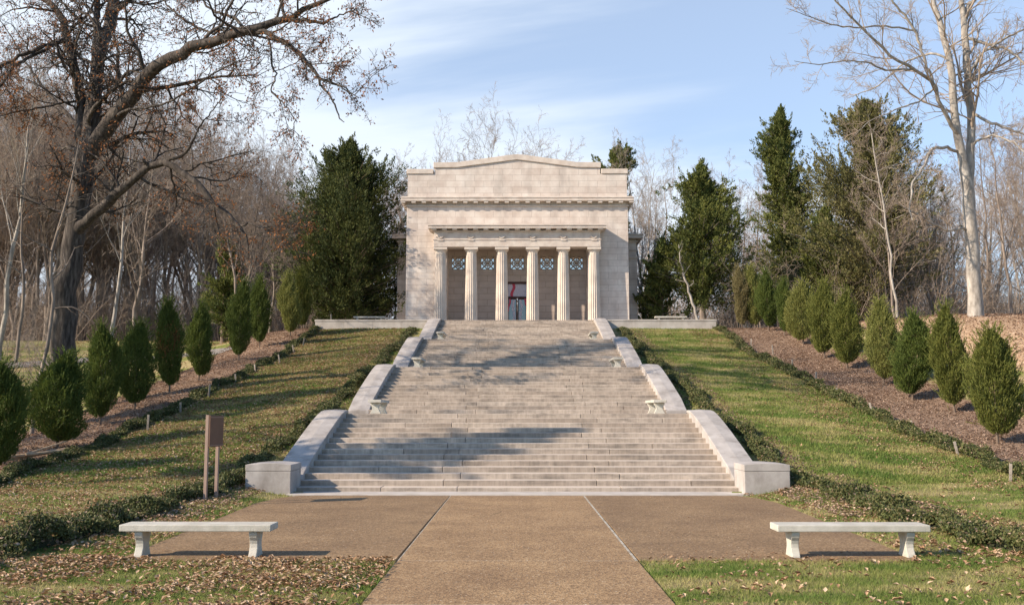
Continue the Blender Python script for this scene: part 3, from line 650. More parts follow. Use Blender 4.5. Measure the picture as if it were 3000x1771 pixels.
def bare_tree(seed, h=20.0, r0=.22, lim=14, spread=(30, 60), clear=.3, lfs=(.45, .45, .42, .45), ms=(8, 7, 5), lf1=.38, lean=.03, fork=0, rmin=.008, trop=.18):
    rng = np.random.default_rng(seed); k = 12
    zz = np.linspace(0, 1, k); pth = np.zeros((1 + fork, k, 3))
    for f in range(1 + fork):
        dr = rng.normal(size=2) * lean * h; az = rng.random() * 6.28
        wob = np.cumsum(rng.normal(size=(k, 2)) * .006 * h, 0); wob -= wob[0]
        sp = (zz - .12).clip(0) * h * (.18 if fork else 0)
        pth[f, :, 0] = wob[:, 0] + dr[0] * zz + sp * math.cos(az + f * 2.2); pth[f, :, 1] = wob[:, 1] + dr[1] * zz + sp * math.sin(az + f * 2.2); pth[f, :, 2] = zz * h * (1 - .1 * f)
    pth[:, 0] = 0; pth[:, 0, 2] = -.4
    RR = np.tile(r0 * (1 - .85 * zz ** .9), (1 + fork, 1)); RR[:, 0] *= 1.5; RR[:, 1] *= 1.05
    L1 = grow(rng, pth, RR, lim, clear, .97, spread, lfs[0], 9, trop, .10, lf1, .2, rmin * 1.6, .5)
    L2 = grow(rng, *L1, ms[0], .2, .97, (25, 60), lfs[1], 7, trop * .8, .2, .6, .3, rmin * 1.3)
    L3 = grow(rng, *L2, ms[1], .15, 1, (25, 60), lfs[2], 5, trop * .7, .22, .7, .4, rmin)
    L4 = grow(rng, *L3, ms[2], .1, 1, (20, 55), lfs[3] * 1.3, 4, trop * .6, .22, .8, .6, rmin * .8)
    A = Soup(); A.add(*tubes(pth, RR, 9)); A.add(*tubes(*L1, 6)); A.add(*tubes(*L2, 4))
    C = Soup(); C.add(*tubes(*L3, 3)); C.add(*tubes(*L4, 3))
    return A, C
def cards(rng, C, D, l, w_):
    n = len(C); side = unit(np.cross(D, rng.normal(size=(n, 3)))); l = np.broadcast_to(l, (n,))[:, None]; w_ = np.broadcast_to(w_, (n,))[:, None]
    V = np.stack([C - D * l * .5, C + side * w_ * .5, C + D * l * .5, C - side * w_ * .5], 1).reshape(-1, 3)
    return V, np.arange(n * 4).reshape(-1, 4)

# ------------------------------------------------------------------ cedars
def cedar(seed, h, rfun, nb=330, per=7, cl=26, trunk=.2, clear=.12, card=.2, lean=(0, 0), ragged=.35):
    rng = np.random.default_rng(seed)
    ncl = max(22, nb // 11); tc_ = clear + (1 - clear) * (np.arange(ncl) + rng.random(ncl)) / ncl; azc = rng.random(ncl) * 6.283; fc = 1 + ragged * rng.uniform(-1.2, .7, ncl)
    ci = rng.integers(0, ncl, nb); sp_ = 1.1 / h
    t = np.clip(tc_[ci] + rng.normal(size=nb) * .45 / h, clear * .8, 1); az = azc[ci] + rng.normal(size=nb) * .34
    Rr = rfun(t) * fc[ci] * rng.uniform(.7, 1.08, nb)
    ax = np.stack([lean[0] * t * h, lean[1] * t * h, t * h], 1)
    up = rng.uniform(.0, .4, nb) + .6 * t ** 2
    D = unit(np.stack([np.cos(az), np.sin(az), up], 1))
    f = (np.linspace(.25, 1, per)[None] + rng.uniform(-.05, .05, (nb, per)))
    P = ax[:, None] + D[:, None] * (Rr[:, None] * f)[..., None]; P[..., 2] += .30 * Rr[:, None] * (f - .45) ** 2 * 2; P += rng.normal(size=P.shape) * (.05 + .05 * Rr[:, None, None])
    puff = (.13 + .065 * Rr)[:, None] * (1.35 - .85 * f)
    n = nb * per * cl
    PC = np.repeat(P.reshape(-1, 3), cl, 0); PU = np.repeat(puff.reshape(-1), cl)[:, None]
    DU = unit(D + np.array([0, 0, .45])); DD = np.repeat(np.repeat(DU[:, None], per, 1).reshape(-1, 3), cl, 0)
    o = rng.normal(size=(n, 3)) * PU * .5; o += DD * rng.normal(size=(n, 1)) * PU * .8
    ori = unit(DD * .9 + unit(o) * .7 + rng.normal(size=(n, 3)) * .35 + np.array([0, 0, .3]))
    sz = card * rng.uniform(.6, 1.3, n)
    C = Soup(); C.add(*cards(rng, PC + o, ori, sz, sz * .36))
    # leader tips: small upright plumes breaking the outline
    k = max(14, nb // 9); ti = rng.integers(0, nb, k); base = P[ti, -1]; m = 60
    q = rng.random((k, m)); LT = (.35 + .5 * rng.random(k))[:, None]
    PP = base[:, None] + (DU[ti][:, None] * .7 + np.array([0, 0, .5])) * (q * LT)[..., None] + rng.normal(size=(k, m, 3)) * (.13 * (1.1 - q))[..., None]
    OO = unit(np.repeat(DU[ti][:, None], m, 1) + rng.normal(size=(k, m, 3)) * .5 + np.array([0, 0, .4]))
    C.add(*cards(rng, PP.reshape(-1, 3), OO.reshape(-1, 3), card * .8, card * .3))
    m = 420; q = rng.random(m) ** .8; hh_ = h * (.86 + .17 * q); rr = .62 * (1 - q) ** .8 + .03; a_ = rng.random(m) * 6.283
    PP = np.stack([lean[0] * hh_ + rr * np.cos(a_) * rng.random(m), lean[1] * hh_ + rr * np.sin(a_) * rng.random(m), hh_], 1)
    C.add(*cards(rng, PP, unit(np.stack([np.cos(a_) * .5, np.sin(a_) * .5, np.ones(m)], 1) + rng.normal(size=(m, 3)) * .3), card, card * .35))
    A = Soup(); zz = np.linspace(0, 1, 9)
    tp = np.stack([lean[0] * zz * h, lean[1] * zz * h, zz * h * .96 - .3 * (zz == 0)], 1)[None]
    A.add(*tubes(tp, (trunk * (1 - .9 * zz))[None], 8))
    bp = ax[:, None] + D[:, None] * (Rr[:, None] * np.linspace(0, .9, 4)[None])[..., None]
    A.add(*tubes(bp, np.tile(np.array([.035, .028, .02, .01]), (nb, 1)), 4))
    return A, C
def plant(name, A, C, am, cm, loc, rz=0, s=1.0, tn='trunk', cn='crown', **k):
    o = empty(name, loc, rz, **k); o.scale = (s, s, s)
    A.mesh(tn, am, o, smooth=True); C.mesh(cn, cm, o)
    return o
def prof(*pts):
    xs, ys = zip(*pts); return lambda t: np.interp(t, xs, ys)
CG = 'tall dark cedars around the building'
def gz(x, y): return float(H(x, y))
A, C = cedar(1, 14.6, prof((0, 3.2), (.06, 4.6), (.2, 5.6), (.45, 5.5), (.62, 4.4), (.75, 3.0), (.86, 1.5), (.94, .65), (1, .1)), nb=1150, per=8, cl=24, clear=.03, card=.21, ragged=.32, trunk=.3)
plant('cedar_tree', A, C, M['bark_brown'], M['cedar_dark'], (-12.75, 73.2, 7.9), label='huge dark green cedar standing close to the left side of the building', cat='tree', group=CG)
A, C = cedar(2, 11.9, prof((0, 1.6), (.1, 3.2), (.25, 3.6), (.42, 3.0), (.6, 2.4), (.7, 2.4), (.8, 1.5), (.92, .65), (1, .1)), nb=600, per=7, cl=26, clear=.17, card=.2, trunk=.26, ragged=.5)
plant('cedar_tree', A, C, M['bark_grey'], M['cedar'], (13.4, 70.5, 8.0), label='dark cedar with bare pale lower trunks just right of the building', cat='tree', group=CG)
A, C = cedar(3, 18.4, prof((0, 1.5), (.12, 2.6), (.25, 2.9), (.36, 2.1), (.4, 2.0), (.46, 2.9), (.62, 2.7), (.8, 1.8), (.92, .8), (1, .1)), nb=620, per=6, cl=26, clear=.16, card=.2, trunk=.24, ragged=.4)
plant('cedar_tree', A, C, M['bark_grey'], M['cedar'], (21.6, 78, 8.2), label='tallest narrow dark cedar with a pinched waist, right of the building', cat='tree', group=CG)
A, C = cedar(4, 17.0, prof((0, 4.0), (.15, 5.8), (.35, 5.9), (.5, 4.6), (.62, 3.6), (.75, 2.9), (.86, 2.0), (.95, .9), (1, .2)), nb=900, per=7, cl=20, clear=.06, card=.22, trunk=.26, ragged=.5, lean=(.0, 0))
plant('cedar_tree', A, C, M['bark_pale'], M['cedar_gold'], (26.4, 72.5, 8.3), label='wide olive green cedar with a thin ragged top behind the right shrub row', cat='tree', group=CG)
A, C = cedar(5, 17.4, prof((0, .6), (.55, .9), (.68, 1.5), (.74, 2.2), (.8, 1.2), (.86, 1.9), (.93, 1.4), (1, .4)), nb=300, per=6, cl=24, clear=.5, card=.25, trunk=.25, ragged=.5)
plant('cedar_tree', A, C, M['bark_brown'], M['cedar'], (8.7, 86, 7.9), label='dark cedar top showing behind the right end of the building roof', cat='tree', group=CG)
A, C = cedar(6, 8.5, prof((0, 2.0), (.2, 2.6), (.5, 2.0), (.8, 1.2), (1, .3)), nb=240, per=6, cl=22, clear=.05, card=.22)
plant('cedar_tree', A, C, M['bark_brown'], M['cedar'], (22.6, 71.5, 8.2), label='small dense dark cedar at the foot of the tallest cedar', cat='tree', group=CG)
A, C = cedar(8, 6.5, prof((0, 2.0), (.2, 2.3), (.5, 1.7), (.8, 1.0), (1, .3)), nb=200, per=6, cl=20, clear=.02, card=.22)
plant('cedar_tree', A, C, M['bark_brown'], M['cedar'], (10.6, 71.6, 7.95), label='low dark cedar bough mass between the building and the right cedars', cat='tree', group=CG)
A, C = cedar(9, 6.8, prof((0, 1.5), (.2, 1.9), (.5, 1.5), (.8, .9), (1, .2)), nb=160, per=6, cl=18, clear=.05, card=.22)
plant('pine_tree', A, C, M['bark_brown'], M['cedar'], (-19.9, 66, gz(-19.9, 66)), label='small bluish evergreen in the woods behind the left shrub row', cat='tree')

# ------------------------------------------------------------------ columnar junipers in two rows
def arbor(seed, mt, h=3.4, rw=.72):
    rng = np.random.default_rng(seed); n = 24000
    t = rng.random(n) ** .85; az = rng.random(n) * 6.283
    pf = np.interp(t, [0, .05, .2, .4, .6, .78, .9, 1], [.22, .55, .88, 1, .93, .68, .38, .07]) * rw
    lump = 1 + .20 * np.sin(az + t * 5 + seed * 1.7) + .15 * np.sin(az * 3 + t * 9 + seed) + .13 * np.sin(az * 5 - t * 23 + seed * 2)
    rad = pf * lump * (1.06 - .6 * rng.random(n) ** 1.7); z = .36 + t * (h - .36)
    P = np.stack([rad * np.cos(az), rad * np.sin(az), z + rng.normal(size=n) * .03], 1); P[:, 0] += .10 * np.sin(t * 4 + seed); P[:, 1] += .08 * np.cos(t * 3 + seed)
    thin_ = np.sin(az * 4 + t * 17 + seed) * np.sin(t * 29 - az * 2 + seed); kp = rng.random(n) > .55 * np.clip(thin_, 0, 1); P = P[kp]; az = az[kp]; t = t[kp]; n = len(P)
    D = unit(np.stack([np.cos(az) * .55, np.sin(az) * .55, np.ones(n) * 1.0], 1) + rng.normal(size=(n, 3)) * .33)
    # sprays poking out of the outline
    k = 420; st = rng.integers(0, n, k); SP = []; SD = []
    for q in range(8):
        SP.append(P[st] * np.array([1.04, 1.04, 1]) + D[st] * (.05 + .05 * q)); SD.append(unit(D[st] + rng.normal(size=(k, 3)) * .3))
    P = np.concatenate([P] + SP); D = np.concatenate([D] + SD); n = len(P)
    C = Soup(); C.add(*cards(rng, P, D, .12 * rng.uniform(.6, 1.4, n), .026))
    A = Soup(); zz = np.linspace(0, 1, 5); A.add(*tubes(np.stack([zz * 0 + .02 * np.sin(zz * 5), zz * 0, zz * h * .8 - .2], 1)[None], (.05 * (1 - .7 * zz))[None], 6))
    L = grow(rng, np.stack([zz * 0, zz * 0, zz * h * .8], 1)[None], (.05 * (1 - .7 * zz))[None], 26, .08, .9, (25, 50), .22, 4, .3, .1)
    A.add(*tubes(*L, 4))
    o = empty('juniper_shrub'); A.mesh('trunk', M['bark_brown'], o); C.mesh('foliage', M[mt], o)
    return o
AR = {(v, c): arbor(40 + v, c, rw=.62 + .03 * (v % 3)) for v, c in ((0, 'arbor'), (1, 'arbor'), (4, 'arbor'), (5, 'arbor'), (6, 'arbor'), (2, 'arbor_lit'), (7, 'arbor_lit'), (3, 'arbor_tan'), (8, 'arbor_mid'), (9, 'arbor_mid'))}
used = set()
shr = [  # x, base y, top y, half-width scale, variant, label
 (140, 1100, 868, 1.5, (4, 'arbor'), 'broad dark juniper shrub at the near end of the left row, beside the leaning sapling'),
 (247, 1042, 800, .95, (5, 'arbor'), 'dark juniper shrub in front of the pale trunk in the left row'),
 (330, 1005, 790, 1.05, (1, 'arbor'), 'dark bushy juniper shrub, fourth from the near end of the left row'),
 (416, 962, 740, .82, (0, 'arbor'), 'slim juniper shrub with a browned patch halfway up, left row'),
 (487, 936, 745, .85, (6, 'arbor'), 'darkest oval juniper shrub of the left row, right of the browned one'),
 (585, 886, 690, .75, (1, 'arbor'), 'narrow upright juniper shrub, left of the pair before the left row ends'),
 (637, 852, 680, .78, (0, 'arbor'), 'slim green juniper shrub alone in a gap of the left row'),
 (713, 826, 672, .85, (2, 'arbor_lit'), 'sunlit yellow green juniper shrub near the top of the left row'),
 (742, 806, 662, .8, (8, 'arbor_mid'), 'last juniper shrub of the left row, tucked against the big cedar'),
 (20, 1165, 885, 1.2, (1, 'arbor'), 'very dark juniper shrub cut by the left edge of the photo'),
 (2450, 1088, 808, 1.1, (8, 'arbor_mid'), 'biggest juniper shrub of the right row, cut at the right edge, thin stem bare'),
 (2344, 1012, 752, .92, (9, 'arbor_mid'), 'tall pointed juniper shrub in the right row, below the big bare trunk'),
 (2241, 982, 770, 1.1, (5, 'arbor'), 'rounded green juniper shrub, third from the near end of the right row'),
 (2170, 945, 738, 1.0, (7, 'arbor_lit'), 'palest yellow green juniper shrub midway along the right row'),
 (2080, 906, 716, 1.08, (9, 'arbor_mid'), 'wide green juniper shrub just above the pale midway one, right row'),
 (2024, 880, 690, .9, (8, 'arbor_mid'), 'slender green juniper shrub with bare forked stem, right row'),
 (1972, 846, 692, 1.15, (2, 'arbor_lit'), 'olive juniper shrub with a broad rounded top in the right row'),
 (1926, 824, 685, .85, (4, 'arbor'), 'very dark slim juniper shrub between paler ones, upper right row'),
 (1887, 812, 664, .85, (6, 'arbor'), 'deep green juniper shrub beside the bright pointed one, upper right row'),
 (1853, 797, 655, .82, (2, 'arbor_lit'), 'bright light green pointed juniper shrub near the top of the right row'),
 (1822, 785, 655, .72, (3, 'arbor_tan'), 'tan brownish juniper shrub at the top end of the right row'),
]
for xD, b_, t_, ws_, key, lb in shr:
    g = on_ground(xD, b_, y1=66.5); g.z = gz(g.x, g.y); top = at(xD, t_, g.y); hh = (top.z - g.z) / 3.4
    if key in used: o = copy_tree(AR[key])
    else: o = AR[key]; used.add(key)
    if xD == 20: g.x -= .45; g.z = gz(g.x, g.y)
    o.location = (g.x, g.y, g.z - .05); o.scale = (hh * ws_ * .92, hh * ws_ * .86, hh); o.rotation_euler = (rnd.uniform(-.05, .05), rnd.uniform(-.05, .05), rnd.random() * 6.28)
    tag(o, lb, 'shrub', 'columnar juniper shrubs in two rows')
    if 'browned patch' in lb: brn = o
rb = np.random.default_rng(3); n = 900; a_ = rb.normal(size=n) * .5 - 1.2; z_ = 1.9 + rb.normal(size=n) * .24; r_ = .62 * rb.uniform(.85, 1.08, n)
V, Fq = cards(rb, np.stack([r_ * np.cos(a_), r_ * np.sin(a_), z_], 1), unit(rb.normal(size=(n, 3)) * .5 + np.array([0, 0, 1])), .12, .03); pb = npmesh('browned_foliage', V, [Fq], M['oak_leaf'], brn); pb.rotation_euler.z = -brn.rotation_euler.z

# ------------------------------------------------------------------ low hedges
def hedge(seed, x0, ya, yb, label, wd=.80, hh=.34, taper=1.0):
    rng = np.random.default_rng(seed); s = 1 if x0 > 0 else -1
    root = empty('hedge', (x0, ya, gz(x0, ya)), label=label, cat='hedge', group='low clipped hedges edging the lawns'); off = np.array(root.location)
    def shape(y): 
        c = np.interp(y, [10, 24, 28, 62], [x0, x0, x0 - (.2 * s if abs(x0) < 10 else 0), x0 - (.55 * s if abs(x0) < 10 else 0)]) + .10 * np.sin(y * .8 + seed) + .06 * np.sin(y * 2.3)
        fy = np.interp(y, [12, 27], [1.1, .72]); w2 = fy * wd * (.46 + .13 * np.sin(y * 1.9 + seed * 2) + .10 * np.sin(y * 4.7)); hg = fy * hh * np.clip(.75 + .30 * np.sin(y * 2.6 + seed) + .22 * np.sin(y * 5.9 + 1) + .2 * np.sin(y * .7 + seed * 3), .10, 1.25)
        return c, w2, hg
    ys = np.arange(ya, yb, .35); c, w2, hg = shape(ys); na = 9; th = np.linspace(0, np.pi, na)
    X = c[:, None] + np.cos(th)[None] * w2[:, None] * .6; Z = np.sin(th)[None] * hg[:, None] * .62; Yq = np.repeat(ys[:, None], na, 1) + 0 * X
    V = np.stack([X, Yq, Z + H(X, Yq) - .05], -1) + rng.normal(size=X.shape + (3,)) * .02
    i = (np.arange(len(ys) - 1)[:, None] * na + np.arange(na - 1)[None]).ravel()
    npmesh('stems', V.reshape(-1, 3) - off, [np.stack([i, i + 1, i + na + 1, i + na], 1)], M['hedge_core'], root)
    # leaves: density falls with distance
    yy = []; 
    for a in np.arange(ya, yb, 1.0):
        dens = int(4200 * min(1, (15 / max(a, 12)) ** 1.25)); yy.append(a + rng.random(dens))
    y = np.concatenate(yy); n = len(y); c, w2, hg = shape(y); th = np.arccos(rng.uniform(-1, 1, n)); k = 1.04 - .4 * rng.random(n) ** 2 + .16 * np.maximum(0, rng.normal(size=n)) * (rng.random(n) < .3)
    x = c + np.cos(th) * w2 * k; z = np.abs(np.sin(th)) ** .6 * hg * k + .015
    P = np.stack([x, y, H(x, y) + z], 1); D = unit(rng.normal(size=(n, 3)) + np.array([0, 0, .5]) + np.stack([np.cos(th), 0 * th, np.sin(th)], 1) * .5)
    sz = .05 * np.clip(y / 15, .9, 2.4) ** .62 * rng.uniform(.7, 1.3, n)
    V, Fq = cards(rng, P - off, D, sz, sz * .55)
    npmesh('leaves', V, [Fq], M['hedge'], root)
    n = 1500; y = ya + (yb - ya) * rng.random(n) ** 1.8; c, w2, hg = shape(y); th = np.arccos(rng.uniform(-1, 1, n)); x = c + np.cos(th) * w2; z = np.abs(np.sin(th)) ** .6 * hg * 1.02 + .02
    V, Fq = cards(rng, np.stack([x, y, H(x, y) + z], 1) - off, unit(rng.normal(size=(n, 3)) * np.array([1, 1, .4])), .08, .05); npmesh('caught_leaves', V, [Fq], M['litter_red'], root)
    n = 900; y = ya + (yb - ya) * rng.random(n) ** 1.5; c, w2, hg = shape(y); x = c + rng.uniform(-.6, .6, n) * w2; u = np.linspace(0, 1, 4)
    ln_ = rng.normal(size=(n, 2)) * .3; b0 = H(x, y); P = np.stack([x[:, None] + ln_[:, :1] * hg[:, None] * u, y[:, None] + ln_[:, 1:] * hg[:, None] * u, b0[:, None] - .03 + hg[:, None] * u * rng.uniform(.9, 1.45, n)[:, None]], -1)
    V, Fq = tubes(P - off, np.full((n, 4), .006) * (1 - .5 * u), 3); npmesh('twigs', V, [Fq], M['bark_brown'], root)
hedge(1, -7.25, 10.5, 62.3, 'low dark hedge running up beside the left edge of the stairs')
hedge(2, 7.25, 10.5, 62.3, 'low dark hedge running up beside the right edge of the stairs')
hedge(3, -13.0, 16, 64.5, 'low outer hedge between the left lawn and the left juniper row', wd=.75, hh=.33)
hedge(4, 13.0, 16, 64.5, 'low outer hedge between the right lawn and the right juniper row', wd=.85, hh=.42)

# ------------------------------------------------------------------ stakes along the outer hedges
stk = [(-1, (110, 1065)), (-1, (362, 1058)), (-1, (443, 1015)), (-1, (512, 975)), (-1, (578, 940)), (-1, (627, 915)), (-1, (687, 892)), (-1, (722, 868)), (-1, (744, 848)), (-1, (813, 806)),
       (1, (1757, 800)), (1, (1844, 848)), (1, (1898, 872)), (1, (1945, 908)), (1, (2002, 943)), (1, (2056, 978)), (1, (2142, 1017)), (1, (2240, 1062)), (1, (2352, 1118)), (1, (2481, 1182))]
a = MB(); a.box(-.035, .035, -.02, .02, -.2, .48); st0 = a.build('stake', M['stake'], bevel=.004)
for i, (s, (xD, yD)) in enumerate(stk[1:]):
    g = on_ground(xD, yD); o = st0 if i == 0 else st0.copy()
    if i: COL.objects.link(o)
    o.location = g; o.rotation_euler = (rnd.uniform(-.12, .12), rnd.uniform(-.22, .22), rnd.uniform(-.5, .5)); o.scale.z = rnd.uniform(.85, 1.2)
    nth = ['first', 'second', 'third', 'fourth', 'fifth', 'sixth', 'seventh', 'eighth', 'ninth', 'tenth'][(i if s < 0 else i - 9)]
    tag(o, 'thin grey wooden stake along the %s outer hedge, %s from %s' % ('left' if s < 0 else 'right', nth, 'the near end' if s < 0 else 'the terrace end'), 'stake', 'wooden stakes along the outer hedges')

# ------------------------------------------------------------------ the big oak on the left
def resample(pts, k):
    p = np.array(pts, float); d = np.r_[0, np.cumsum(np.linalg.norm(np.diff(p[:, :3], axis=0), axis=1))]; u = np.linspace(0, d[-1], k)
    q = np.stack([np.interp(u, d, p[:, i]) for i in range(4)], 1)
    return q[:, :3], q[:, 3]
def traced(limbs, k, rng, jit=.04):
    Ps, Rs = [], []
    for L in limbs:
        pts = []
        for (xD, yD, Y, wD) in L:
            P = at(xD, yD, Y); pts.append((P.x, P.y, P.z, wD * 1.193 / FPX * Y / 2))
        P, r = resample(pts, k); P[1:-1] += rng.normal(size=(k - 2, 3)) * np.minimum(r[1:-1, None] * .3 + .01, .05)
        Ps.append(P); Rs.append(r)
    return np.stack(Ps), np.stack(Rs)
rng = np.random.default_rng(21)
OAK = [
 [(152, 1000, 40, 78), (153, 905, 40, 60), (160, 760, 40, 56), (170, 650, 40, 56), (186, 570, 40, 50), (198, 474, 40, 50), (203, 395, 40, 54), (221, 340, 40, 50), (233, 237, 40.3, 36), (240, 158, 40.6, 32), (253, 99, 41, 32), (273, 32, 41.5, 30), (285, -30, 42, 26), (300, -120, 42.5, 18), (320, -230, 43, 8)],
 [(205, 395, 40, 44), (237, 352, 39.8, 44), (285, 285, 39.2, 40), (328, 229, 38.6, 34), (375, 170, 38, 32), (435, 134, 37.5, 30), (503, 107, 37, 27), (595, 82, 36.4, 23), (640, 65, 36.2, 21), (700, 45, 36, 17), (760, 15, 35.8, 13), (840, -15, 35.5, 9), (930, -50, 35.2, 4)],
 [(205, 380, 40, 34), (203, 300, 40.3, 30), (198, 245, 40.6, 27), (186, 178, 41, 24), (170, 118, 41.3, 22), (154, 47, 41.6, 19), (130, 15, 42, 15), (80, -25, 42.5, 9), (20, -70, 43, 4)],
 [(242, 200, 40.6, 20), (238, 99, 41, 17), (241, 10, 41.5, 15), (235, -80, 42, 10), (215, -180, 42.5, 4)],
 [(186, 575, 40, 32), (213, 545, 39.6, 27), (277, 482, 39, 24), (328, 439, 38.6, 20), (368, 407, 38.4, 18), (403, 395, 38.2, 18), (435, 420, 38, 16), (480, 448, 37.8, 15), (502, 474, 37.7, 15), (530, 506, 37.6, 12), (565, 530, 37.5, 11), (589, 557, 37.5, 9), (606, 590, 37.4, 5), (610, 640, 37.3, 2)],
 [(622, 79, 36.3, 14), (655, 83, 36, 14), (688, 97, 35.8, 12), (727, 126, 35.4, 11), (767, 166, 35, 9), (781, 190, 34.8, 8), (810, 205, 34.6, 6), (846, 213, 34.3, 4), (880, 240, 34, 2)],
 [(781, 190, 34.8, 7), (790, 213, 34.8, 6), (818, 245, 34.6, 5), (834, 292, 34.4, 3), (845, 300, 34.3, 2)],
 [(705, 48, 36, 9), (740, 50, 35.8, 9), (765, 54, 35.6, 9), (792, 57, 35.5, 7), (830, 40, 35.2, 4), (880, 20, 35, 2)],
 [(655, 90, 36, 5), (664, 110, 36, 5), (668, 158, 35.8, 5), (680, 182, 35.7, 4), (664, 225, 35.6, 3.5), (696, 253, 35.4, 3), (730, 300, 35.2, 2)],
 [(172, 95, 41.3, 12), (150, 100, 41, 12), (130, 107, 40.6, 11), (90, 122, 40, 11), (59, 134, 39.5, 10), (0, 166, 39, 8), (-70, 230, 38.5, 4)],
 [(130, 107, 40.6, 9), (107, 124, 40, 9), (70, 140, 39.6, 8), (40, 158, 39.2, 8), (0, 207, 38.8, 6), (-60, 300, 38.4, 3)],
 [(600, 76, 36.4, 9), (577, 42, 36.8, 8), (545, 35, 37.2, 7), (510, 20, 37.6, 6), (480, -30, 38, 4), (450, -80, 38.4, 2)],
 [(560, 88, 36.8, 8), (545, 70, 37, 8), (520, 85, 37.4, 6), (470, 60, 38, 6), (420, 25, 38.6, 5), (380, -30, 39, 3)],
 [(403, 396, 38.2, 8), (445, 385, 38, 8), (462, 370, 37.9, 7), (480, 330, 37.7, 5), (498, 300, 37.5, 4), (545, 240, 37.2, 2)],
 [(285, 285, 39.2, 8), (318, 268, 38.4, 7), (352, 266, 38, 6), (420, 250, 37.4, 5), (470, 215, 37, 5), (545, 170, 36.6, 4), (620, 135, 36.2, 2)],
 [(368, 407, 38.4, 12), (357, 400, 38.3, 9), (350, 391, 38.2, 4)],
 [(198, 245, 40.6, 7), (160, 252, 40.2, 6), (110, 262, 39.8, 5), (40, 275, 39.4, 4), (-20, 290, 39, 2)],
 [(273, 40, 41.4, 12), (330, -10, 41, 10), (400, -80, 40.5, 7), (470, -160, 40, 3)],
 [(700, 45, 36, 8), (690, 0, 36.4, 7), (705, -60, 36.8, 5), (740, -120, 37, 2)],
 [(589, 557, 37.5, 6), (609, 548, 37.3, 5), (650, 562, 37, 4), (690, 576, 36.8, 3), (730, 572, 36.6, 2)],
 [(210, 330, 40.3, 14), (175, 290, 41.2, 10), (120, 230, 42, 8), (60, 150, 43, 5), (10, 60, 44, 2)],
]
LP, LR = traced(OAK, 26, rng)
oak = empty('oak_tree', at(152, 960, 40), label='big spreading oak with dark trunk and brown leaves on the left', cat='tree'); oo = np.array(oak.location)
A = Soup(); A.add(*tubes(LP - oo, LR, 12)); A.mesh('trunk', M['bark_oak'], oak, smooth=True)
main = np.ones(len(LP), bool); 
def lens(P): return np.linalg.norm(np.diff(P, axis=1), axis=2).sum(1)
ln_ = np.linalg.norm(np.diff(LP, axis=1), axis=2).sum(1); big = np.arange(len(LP))[(ln_ > 6) & (np.arange(len(LP)) > 0)]; sml = np.arange(len(LP))[(ln_ <= 6) & (ln_ > 2.5)]
b1 = grow(rng, LP[big], LR[big], 11, .12, .98, (35, 80), .30, 8, .05, .24, .4, .25, .02, .2)
b1s = grow(rng, LP[sml], LR[sml], 5, .3, .98, (30, 70), .45, 8, .05, .24, .4, .25, .02, .2); b1 = (np.concatenate([b1[0], b1s[0]]), np.concatenate([b1[1], b1s[1]]))
b1b = grow(rng, LP[:1], LR[:1], 26, .3, .95, (45, 85), .17, 8, .05, .24, .3, .25, .02, .2)
keep = lambda L, q: (L[0][q], L[1][q])
b1 = (np.concatenate([b1[0], b1b[0]]), np.concatenate([b1[1], b1b[1]]))
b2 = grow(rng, *b1, 8, .12, 1, (30, 75), .55, 6, .0, .3, .6, .35, .011, .3)
b3 = grow(rng, *b2, 8, .1, 1, (30, 75), .6, 5, -.05, .3, .7, .5, .008, .3)
A = Soup(); A.add(*tubes(b1[0] - oo, b1[1], 5)); A.add(*tubes(b2[0] - oo, b2[1], 4)); A.add(*tubes(b3[0] - oo, b3[1], 3)); A.mesh('branches', M['bark_oak'], oak)
# leaves still hanging on the twigs, in clusters
q = rng.random(len(b3[0])) < .75; T3 = b3[0][q]; m_ = 4; tt = rng.random((len(T3), m_)) * .8 + .2
S, _, Tn = sample(T3, b3[1][q], tt); S = S.reshape(-1, 3) + rng.normal(size=(S.size // 3, 3)) * .07
D = unit(Tn.reshape(-1, 3) * .4 + rng.normal(size=(len(S), 3)) * .6 + np.array([0, 0, -.5]))
keep_ = (.6 * np.sin(S[:, 0] * 1.7 + S[:, 2] * 1.3) + .6 * np.sin(S[:, 1] * 2.1 - S[:, 2] * .9) + rng.normal(size=len(S))) > -.7
S, D = S[keep_], D[keep_]
vx = np.floor(S / .5).astype(int); _, inv = np.unique(vx, axis=0, return_inverse=True); inv = inv.ravel(); od = np.argsort(inv, kind='stable'); rk = np.empty(len(S), int)
st_ = np.r_[0, np.flatnonzero(np.diff(inv[od])) + 1]; ln2 = np.diff(np.r_[st_, len(S)]); rk[od] = np.arange(len(S)) - np.repeat(st_, ln2); S, D = S[rk < 16], D[rk < 16]   # no knots of leaves
V, Fq = cards(rng, S - oo, D, .11 * rng.uniform(.6, 1.3, len(S)), .055); npmesh('leaves', V, [Fq], M['oak_leaf'], oak)
print('oak leaves', len(S), 'b3', len(b3[0]))

